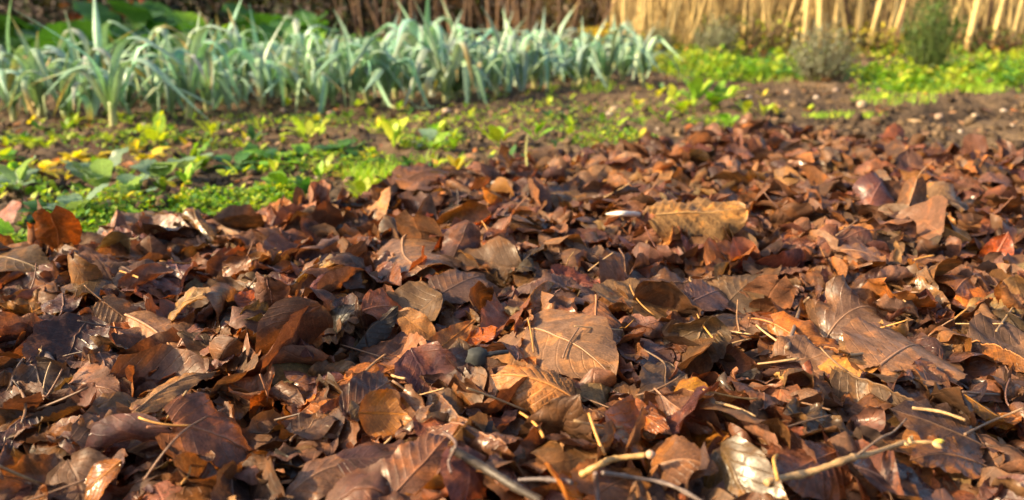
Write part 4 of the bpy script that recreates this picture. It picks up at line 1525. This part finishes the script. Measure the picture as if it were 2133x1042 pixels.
# mats of tiny leaves and grass: nobody could count them
def mat_patch(acc, px, py, rx, ry, n, size, hgt, cols, rng, lift=0.0):
    """tiny bent leaves over an ellipse given in pixels on the ground"""
    for _ in range(n):
        a, r = rng.uniform(0, 6.28), math.sqrt(rng.random())
        q = (px + rx * r * math.cos(a), py + ry * r * math.sin(a))
        if q[1] < 60:
            continue
        g = at(q[0], q[1], -0.02)
        z = gz(g[0], g[1])
        hh = hgt * (1 - 0.7 * r * r) * rng.random() ** .7
        L = size * rng.uniform(.6, 1.3)
        W = L * rng.uniform(.55, .8)
        az = rng.uniform(0, 6.28)
        el = rng.uniform(-.3, .9)
        d = np.array([math.cos(az) * math.cos(el), math.sin(az) * math.cos(el), math.sin(el)])
        sd = np.array([-math.sin(az), math.cos(az), rng.normal() * .3])
        c0 = np.array([g[0], g[1], z + lift + hh])
        up = np.array([0, 0, 1.0])
        V = [c0, c0 + d * L * .45 - sd * W * .5 + up * L * .10, c0 + d * L, c0 + d * L * .45 + sd * W * .5 + up * L * .10, c0 + d * L * .5]
        c = cols[rng.integers(len(cols))] * rng.uniform(.65, 1.35)
        acc.add(V, np.array([[0, 1, 4], [1, 2, 4], [2, 3, 4], [3, 0, 4]]), rgba(c), [[0, .5], [.5, 0], [1, .5], [.5, 1], [.5, .5]])


mr = np.random.default_rng(99)
ck = Acc()
for (px, py, rx, ry, n) in [(480, 418, 130, 24, 1100), (560, 405, 60, 16, 500), (400, 425, 60, 18, 500), (190, 465, 150, 30, 1500), (60, 505, 90, 28, 900), (230, 430, 150, 22, 700), (1270, 298, 110, 12, 700), (1480, 262, 60, 12, 350), (30, 380, 80, 20, 400),
                           (780, 345, 70, 16, 250), (620, 345, 110, 16, 400), (330, 300, 180, 20, 350), (900, 300, 80, 12, 250), (700, 260, 300, 22, 600), (250, 290, 280, 32, 420), (1200, 235, 250, 24, 600), (1000, 270, 250, 20, 500), (450, 255, 300, 16, 500)]:
    mat_patch(ck, px, py, rx, ry, n, 0.016, 0.035, [LIME, GRN, GRN, LIME * .8, DGRN * 1.4], mr)
o = ck.build("chickweed", M_GREEN)
tag(o, "mats of tiny bright green chickweed leaves along the heap", "chickweed", kind="stuff")
gc = Acc()
for (px, py, rx, ry, n) in [(1540, 148, 170, 20, 3000), (1440, 132, 120, 20, 1500), (1660, 150, 100, 14, 1000), (1980, 165, 160, 20, 2200), (2090, 150, 140, 26, 2600), (1900, 185, 130, 12, 900), (1790, 158, 90, 14, 700), (2180, 175, 100, 22, 900), (1420, 105, 200, 16, 900), (1700, 112, 500, 14, 2600), (1500, 100, 260, 8, 900)]:
    mat_patch(gc, px, py, rx, ry, n // 2, 0.034, 0.06, [LIME, GRN, DGRN * 1.4], mr)
    for _ in range(n // 70):
        a, r = mr.uniform(0, 6.28), math.sqrt(mr.random())
        mat_patch(gc, px + rx * r * math.cos(a), py + ry * r * math.sin(a), 16, 4, 34, 0.045, mr.uniform(.05, .16), [(LIME, GRN)[mr.integers(2)], (GRN, DGRN * 1.5, LIME * .8, np.array([.42, .40, .06]))[mr.integers(4)]], mr)
o = gc.build("ground_cover", M_GREEN)
tag(o, "bright green leafy ground cover in front of the hedge", "ground cover", kind="stuff")
gr = Acc()
for (px, py, rx, ry, n, hh) in [(775, 378, 62, 14, 420, 38), (1235, 188, 50, 8, 120, 22), (1760, 244, 90, 4, 420, 12), (1860, 212, 90, 8, 500, 18), (1980, 192, 120, 10, 700, 22), (885, 345, 30, 8, 60, 26), (620, 395, 16, 6, 30, 30), (1560, 168, 160, 6, 350, 16), (1480, 150, 120, 14, 500, 22), (330, 430, 120, 14, 120, 24)]:
    for _ in range(n):
        a, r = mr.uniform(0, 6.28), math.sqrt(mr.random())
        g = ground_at(px + rx * r * math.cos(a), py + ry * r * math.sin(a))
        Lb = hh / px_per_m(g) * mr.uniform(.6, 1.5)
        az = mr.uniform(0, 6.28)
        ss = np.linspace(0, 1, 5)
        th = mr.uniform(.1, .7) + mr.uniform(.2, 1.3) * ss
        d = np.stack([np.sin(th) * math.cos(az), np.sin(th) * math.sin(az), np.cos(th)], 1)
        pth = g + np.concatenate([[np.zeros(3)], np.cumsum(d[:-1] * Lb / 4, 0)])
        P = ribbon(pth, 0.004 * (1 - ss * .9), np.cross([-math.sin(az), math.cos(az), 0], d), 0.3, 3)
        c = (LIME, GRN, GRN * 1.3)[mr.integers(3)] * mr.uniform(.7, 1.3)
        gr.add(P, grid_faces(5, 3), rgba(c))
o = gr.build("grass", M_GREEN)
tag(o, "thin tufts of bright green grass on the soil", "grass", kind="stuff")

# dead leaves blown over the soil and under the hedge: the far rest of the fallen leaves
far = Acc()
for _ in range(1500):
    px, py = mr.uniform(-60, 2200), mr.uniform(95, 440)
    if mr.random() < .45:
        py = mr.uniform(85, 200)
    g = ground_at(px, py)
    if ins_at(g[0], g[1]) > -0.02:
        continue
    L = mr.uniform(.025, .065) if py > 180 else mr.uniform(.04, .09)
    P, UV = leaf_sheet(mr, 6, 5, L, L * mr.uniform(.5, .85), "ovate", bends=[(mr.uniform(0, 3.1), mr.normal() * 1.2, 0, .5)], crump=.8, wave=.6)
    P = P - P.reshape(-1, 3).mean(0)
    P = P @ (rot_rand() * 0.35 + np.eye(3) * 0.65).T
    yaw = mr.uniform(0, 6.28)
    Rz = np.array([[math.cos(yaw), -math.sin(yaw), 0], [math.sin(yaw), math.cos(yaw), 0], [0, 0, 1]])
    P = P @ Rz.T + g + [0, 0, 0.010]
    c = [(0.42, 0.25, 0.13), (0.45, 0.18, 0.05), (0.22, 0.11, 0.06), (0.5, 0.36, 0.2), (0.30, 0.15, 0.09)][mr.integers(5)]
    cc = rgba(np.array(c) * mr.uniform(.7, 1.2))
    far.add(P, grid_faces(6, 5), cc, UV)
o = far.build("scattered_leaves", M_LEAF)
tag(o, "small dry leaves blown over the soil and beneath the hedge", "leaf litter", kind="stuff")

# stones on the soil
STONES = [(1955, 246, 20), (2030, 243, 16), (1862, 236, 12), (1830, 188, 14), (755, 272, 22), (398, 396, 15), (412, 398, 14), (1795, 222, 26), (590, 232, 14), (625, 250, 16), (930, 235, 20), (520, 292, 14), (1280, 232, 24), (1270, 240, 16), (1370, 272, 14), (1640, 195, 18), (1700, 205, 14),
          (90, 262, 20), (60, 420, 18), (250, 372, 14), (470, 262, 14), (690, 238, 20), (840, 262, 12), (1010, 262, 12), (1150, 225, 12), (1560, 205, 16), (1600, 212, 14), (2090, 232, 14), (2000, 276, 12), (1905, 272, 14), (350, 350, 16), (300, 262, 14), (660, 372, 14), (770, 318, 14), (1215, 250, 14), (1740, 190, 14), (2110, 262, 12)]
for (px, py, wpx) in STONES:
    g = ground_at(px, py)
    if ins_at(g[0], g[1]) > 0.03:
        continue
    r = 0.5 * wpx / px_per_m(g)
    V = IV2 * (1 + 0.30 * (vnoise(IV2[:, 0] * 1.1 + px, IV2[:, 1] + IV2[:, 2] * .8, 1.7, 33) - .5))[:, None] * np.array([1, vrng.uniform(.7, .95), vrng.uniform(.5, .8)]) * r
    c = [(0.42, 0.30, 0.22), (0.38, 0.28, 0.18), (0.50, 0.40, 0.31), (0.32, 0.22, 0.15)][vrng.integers(4)]
    o = mesh_obj("stone", V @ np.array([[.8, .6, 0], [-.6, .8, 0], [0, 0, 1]]), IF2, M_STONE, np.tile(rgba(c), (len(V), 1)))
    o.location = g + [0, 0, r * .25]
    tag(o, None, "stone", "pale stones on the soil")
    pend(o, px, py, f"{'larger' if wpx > 18 else 'small'} {'buff' if c[0] < .4 else 'pale pinkish'} stone")

# ------------------------------------------------------------------ lavender, broom and the hedge
def shrub_rods(name, px, py, wpx, hpx, n, colf, label, cat, leaf_len, leaf_n, spread, mat=M_GREEN, thick=0.0016, stem_col=(0.16, 0.13, 0.08)):
    g = ground_at(px, py)
    k = px_per_m(g)
    Wm, Hm = wpx / k, hpx / k
    o = thing(name, label, cat, g)
    st, fo = Acc(), Acc()
    rng = vrng
    for i in range(n):
        az = rng.uniform(0, 6.28)
        r = math.sqrt(rng.random())
        top = np.array([math.cos(az) * r * Wm * .5, math.sin(az) * r * Wm * .5, Hm * (1.05 - 0.45 * r * r) * rng.uniform(.5, 1.2)])
        root = np.array([top[0] * spread, top[1] * spread, -0.01])
        ss = np.linspace(0, 1, 6)[:, None]
        bow = np.array([rng.normal(), rng.normal(), 0]) * Wm * .05
        pth = root * (1 - ss) + top * ss + bow * np.sin(math.pi * ss)
        V, F = tube(pth, np.linspace(thick * 1.6, thick * .6, 6), 4, False)
        st.add(V, F, rgba(np.array(stem_col) * rng.uniform(.7, 1.3)))
        for _ in range(leaf_n):
            t = rng.uniform(.3, 1.0)
            c0 = (root * (1 - t) + top * t + bow * math.sin(math.pi * t))
            d = unit(np.array([rng.normal(), rng.normal(), 1.0 + rng.normal() * .5]))
            sd = unit(np.cross(d, rng.normal(size=3)))
            L = leaf_len * rng.uniform(.6, 1.3)
            w = L * .085 + .0015
            V = [c0, c0 + d * L * .5 - sd * w, c0 + d * L, c0 + d * L * .5 + sd * w]
            fo.add(V, np.array([[0, 1, 2, 3]]), rgba(colf(rng)), [[0, .5], [.5, .2], [1, .5], [.5, .8]])
    st.build("stems", M_STEM, o)
    fo.build("foliage", mat, o)
    return o


lav = lambda r: np.array([0.22, 0.24, 0.17]) * r.uniform(.5, 1.5)
shrub_rods("lavender_bush", 1712, 172, 150, 112, 200, lav, "rounded grey green lavender bush before the hedge", "bush", .036, 8, .30)
shrub_rods("lavender_bush", 1488, 128, 95, 85, 170, lav, "small grey green lavender bush among weeds to the left", "bush", .036, 12, .35)
shrub_rods("lavender_bush", 1370, 118, 70, 60, 110, lav, "low grey bush behind the last leeks", "bush", .036, 12, .35)
shrub_rods("broom_bush", 1925, 165, 125, 185, 150, lambda r: np.array([0.075, 0.13, 0.028]) * r.uniform(.5, 1.4), "dark green upright wispy bush against the hedge", "bush", .07, 4, .30, stem_col=(0.10, 0.14, 0.035))
LANDMARKS += [(1712, 120, "the lavender bush"), (1925, 100, "the dark wispy bush")]

# hedge stems, each on its own
hr = np.random.default_rng(1234)
STEMS = []
for k in range(140):
    STEMS.append((hr.uniform(1.0, 3.1), hr.uniform(7.3, 8.7), hr.uniform(.005, .013), "straw"))
for k in range(50):
    STEMS.append((hr.uniform(2.7, 5.9), hr.uniform(7.2, 8.8), hr.uniform(.007, .022), "straw" if hr.random() < .6 else "brown"))
for (px, r) in [(1300, .02), (1385, .016), (1445, .02), (1660, .018), (1675, .022), (1710, .026), (1795, .026), (1817, .022), (1865, .024), (2005, .030), (2080, .018), (2125, .026)]:
    d = ray(px, 60)
    STEMS.append((d[0] / d[1] * 7.4, 7.4 + hr.uniform(-.2, .2), r, "straw"))
for k in range(52):
    STEMS.append((hr.uniform(-1.7, 1.0), hr.uniform(7.4, 8.8), hr.uniform(.006, .022), "brown"))
STEMS.sort(key=lambda s: s[0] / s[1])
cnt = {"straw": 0, "brown": 0}
for (x, y, r, kind) in STEMS:
    z = float(ground_z(x, y)) - .02
    Hh = hr.uniform(0.9, 1.5)
    lean = hr.normal() * (.20 if r < .02 else .05)
    ss = np.linspace(0, 1, 7)
    pth = np.stack([lean * Hh * ss + .02 * hr.normal() * np.sin(3.1 * ss), hr.normal() * .06 * Hh * ss + .01 * np.sin(5 * ss), Hh * ss], 1)
    V, F = tube(pth, r * (1 - .35 * ss), 7)
    c = np.array((0.74, 0.54, 0.22) if kind == "straw" else (0.17, 0.10, 0.055)) * hr.uniform(.65, 1.25)
    o = mesh_obj("hedge_sapling", V, F, M_STEM, np.tile(rgba(c), (len(V), 1)))
    o.location = (x, y, z)
    tag(o, f"{'thick' if r > .021 else 'slender'} {'straw coloured' if kind == 'straw' else 'dull brown'}", "sapling", "upright stems of the hedge")


# the mass of thin dry stalks between and behind the saplings
ds = Acc()
for k in range(1100):
    x, y = (hr.uniform(1.05, 3.2) if hr.random() < .7 else hr.uniform(2.8, 6.3)), hr.uniform(7.5, 9.2)
    Hh = hr.uniform(.5, 1.3)
    ss = np.linspace(0, 1, 4)[:, None]
    tip = np.array([hr.normal() * .22, hr.normal() * .12, 1.0]) * Hh
    V, F = tube(np.array([x, y, gz(x, y) - .01]) + tip * ss + np.array([hr.normal() * .03, 0, 0]) * np.sin(3.1 * ss), np.linspace(.0065, .003, 4) * hr.uniform(.5, 1.2), 4, False)
    ds.add(V, F, rgba(np.array([.60, .43, .18]) * hr.uniform(.35, 1.2)))
o = ds.build("dry_stalks", M_STEM)
tag(o, "mass of thin golden dry stalks filling the hedge", "dry stalks", kind="stuff")


# shrubs making up the dense back of the hedge
def leafy_shrub(x, y, w, h, n, cols, label, leaf=0.06, twig=30):
    z = float(ground_z(np.array(x), np.array(y)))
    o = thing("hedge_shrub", label, "shrub", (x, y, z), "shrubs at the back of the hedge")
    tw, fo = Acc(), Acc()
    for _ in range(twig):
        a = hr.uniform(0, 6.28)
        q = np.array([math.cos(a), math.sin(a) * .5, 0]) * w * .5 * hr.random()
        tip = q * 1.4 + [hr.normal() * .15, hr.normal() * .1, h * hr.uniform(.6, 1.0)]
        ss = np.linspace(0, 1, 5)[:, None]
        V, F = tube(q * .6 * (1 - ss) + tip * ss + np.sin(ss * 6) * .02, np.linspace(.012, .004, 5), 5, False)
        tw.add(V, F, rgba(np.array([.12, .075, .045]) * hr.uniform(.6, 1.4)))
    for _ in range(n):
        a, r = hr.uniform(0, 6.28), hr.random() ** .45
        p = np.array([math.cos(a) * r * w * .5, math.sin(a) * r * w * .3, h * (0.01 + hr.random() ** 1.5 * .98)])
        Rm = rot_rand()
        L = leaf * hr.uniform(.6, 1.3)
        V = np.array([[0, 0, 0], [.5, -.32, .08], [1, 0, 0], [.5, .32, .08]]) * L @ Rm.T + p
        c = cols[hr.integers(len(cols))]
        fo.add(V, np.array([[0, 1, 2, 3]]), rgba(np.array(c) * hr.uniform(.5, 1.4)), [[0, .5], [.5, 0], [1, .5], [.5, 1]])
    tw.build("twigs", M_STEM, o)
    fo.build("foliage", M_GREEN, o)


BRN = [(0.16, 0.085, 0.04), (0.11, 0.065, 0.035), (0.22, 0.11, 0.04), (0.07, 0.05, 0.03)]
OLV = [(0.10, 0.10, 0.03), (0.16, 0.11, 0.04), (0.06, 0.07, 0.025), (0.22, 0.17, 0.05)]
DRK = [(0.03, 0.045, 0.018), (0.045, 0.03, 0.02), (0.06, 0.07, 0.025)]
RED = [(0.34, 0.075, 0.03), (0.26, 0.06, 0.03), (0.12, 0.05, 0.03)]
for (x, y, w, h, n, cols, lab) in [
        (-5.2, 9.1, 2.2, 1.3, 2600, DRK, "dark green shrub behind the left end of the leek bed"), (-3.9, 9.5, 2.0, 1.3, 2600, DRK, "second dark shrub from the left behind the leeks"),
        (-3.35, 6.8, .6, .52, 170, RED, "shrub with rusty red leaves behind the leeks"), (-2.4, 9.1, 2.0, 1.3, 2600, DRK, "dark shrub behind the tall green cabbages"),
        (-1.1, 9.7, 1.9, 1.3, 2600, DRK + DRK + BRN, "dark brown leaved shrub behind the middle of the leeks"), (0.2, 9.7, 1.9, 1.3, 2600, BRN, "russet brown shrub left of the straw coloured stems"),
        (1.5, 10.0, 1.9, 1.3, 2600, OLV + BRN, "olive brown shrub behind the straw coloured stems"), (2.8, 10.0, 1.9, 1.3, 2600, OLV, "olive shrub behind the lavender bush"),
        (4.1, 9.8, 1.9, 1.3, 2600, DRK + OLV, "dark olive shrub behind the thick stems"), (5.5, 9.7, 2.0, 1.3, 2600, DRK + BRN, "dark shrub at the right end of the hedge"), (6.9, 9.9, 2.2, 1.3, 2000, DRK, "outermost dark shrub at the right end of the hedge")]:
    leafy_shrub(x, y, w * 1.2, h, n, cols, lab, .095)
# low tangles at the foot of the stems
for (px, py, w, h, cols, lab) in [(1560, 105, .9, .34, OLV + [(0.3, .36, .03)], "tangle of brown and lime shoots at the foot of the stems"), (1810, 120, .8, .22, [(0.45, .38, .03), (0.3, .2, .06), (.3, .32, .03)], "low yellow leaved shrub between the thick stems"),
                                  (1245, 105, .35, .22, [(0.62, .46, .02), (0.5, .4, .03)], "small bright yellow shrub behind the last leeks"), (1160, 85, .7, .5, OLV, "olive leaved shrub rising behind the leeks"), (2070, 105, .9, .2, BRN + [(.1, .2, .03)], "low brown tangle beneath the thick stems on the right")]:
    g = ground_at(px, py)
    leafy_shrub(g[0], g[1], w, h, 520, cols, lab, .045, 18)

# broad leaved plants behind the leeks on the left
for (px, py, hp, colk) in [(455, 150, 150, "dark"), (520, 135, 120, "bluish"), (585, 150, 150, "dark"), (410, 160, 120, "bluish"), (640, 140, 110, "green"), (30, 195, 100, "dark"),
                           (700, 135, 90, "green"), (860, 120, 70, "green"), (930, 118, 65, "green"), (790, 125, 70, "dark"), (1060, 112, 55, "green"), (-20, 180, 110, "green"), (220, 160, 150, "dark"), (130, 160, 150, "dark"), (60, 165, 150, "dark"), (0, 150, 150, "dark"), (300, 150, 150, "dark"), (360, 145, 140, "dark"), (480, 125, 170, "bluish"), (550, 128, 170, "dark"), (620, 122, 170, "dark"), (250, 140, 190, "dark"), (340, 135, 190, "dark"), (170, 145, 190, "dark"), (80, 145, 190, "dark"), (420, 130, 160, "green"), (680, 118, 110, "dark"), (740, 112, 90, "green")]:
    weed(px, py, hp * .68, "cabbage" if vrng.random() < .6 else "rosette", colk, n=int(vrng.integers(9, 14)), group="leafy plants behind the leeks")

# trees and hedge outside the picture to the left, whose shade falls over the far left corner
for (x, y, w, h) in [(-6.6, 5.2, 2.0, 2.6), (-7.0, 7.0, 2.4, 3.0), (-6.4, 8.8, 2.4, 3.0)]:
    leafy_shrub(x, y, w, h, 2200, DRK, f"dark shrub beyond the left end of the bed at {('the near', 'the middle', 'the far')[int((y - 5) / 1.7)]} place", .09, 30)

BURIED = {
    'cabbage_plant': [9, 13, 19],
    'fallen_leaf': [4, 9, 19, 20, 22, 27, 30, 41, 47, 48, 57, 60, 61, 65, 66, 68, 75, 90, 111, 112, 118, 132, 138, 146, 178, 186, 191, 192, 205, 207, 212, 249, 253],
    'hedge_sapling': [14, 15, 20, 22, 38, 42, 43, 51, 59, 61, 63, 65, 66, 69, 70, 71, 72, 73, 74, 77, 79, 82, 87, 88, 90, 92, 94, 95, 97, 100, 101, 104, 106, 110, 112, 113, 117, 118, 122, 123, 129, 131, 132, 134, 136, 141, 143, 144, 146, 150, 151, 154, 155, 156, 157, 158, 160, 161, 162, 164, 166, 167, 168, 169, 172, 173, 174, 176, 179, 181, 183, 184, 189, 190, 195, 199, 200, 201, 205, 207, 209, 211, 221, 223, 224, 230, 233, 241, 243, 246, 247, 248, 249, 250, 251, 252, 253],
    'leaf_stalk': [5, 16, 31, 35, 40, 43, 56, 59],
    'leafy_weed': [55, 64, 78, 80, 81, 93, 96, 105, 150],
    'seedling': [43, 46, 53, 54, 87, 107],
    'stone': [2, 6, 19, 29, 30, 33],
    'weed_rosette': [18, 19, 20, 21],
}
drop_buried([k if n == 0 else f'{k}.{n:03d}' for k, v in BURIED.items() for n in v])
resolve_labels()
cnt = {}
for o in sorted((o for o in bpy.data.objects if o.name.startswith("hedge_sapling")), key=lambda o: o.location.x / o.location.y):
    k = o["label"]
    cnt[k] = cnt.get(k, 0) + 1
    o["label"] = f"{k} hedge stem, {ordinal(cnt[k])} of these from the left"
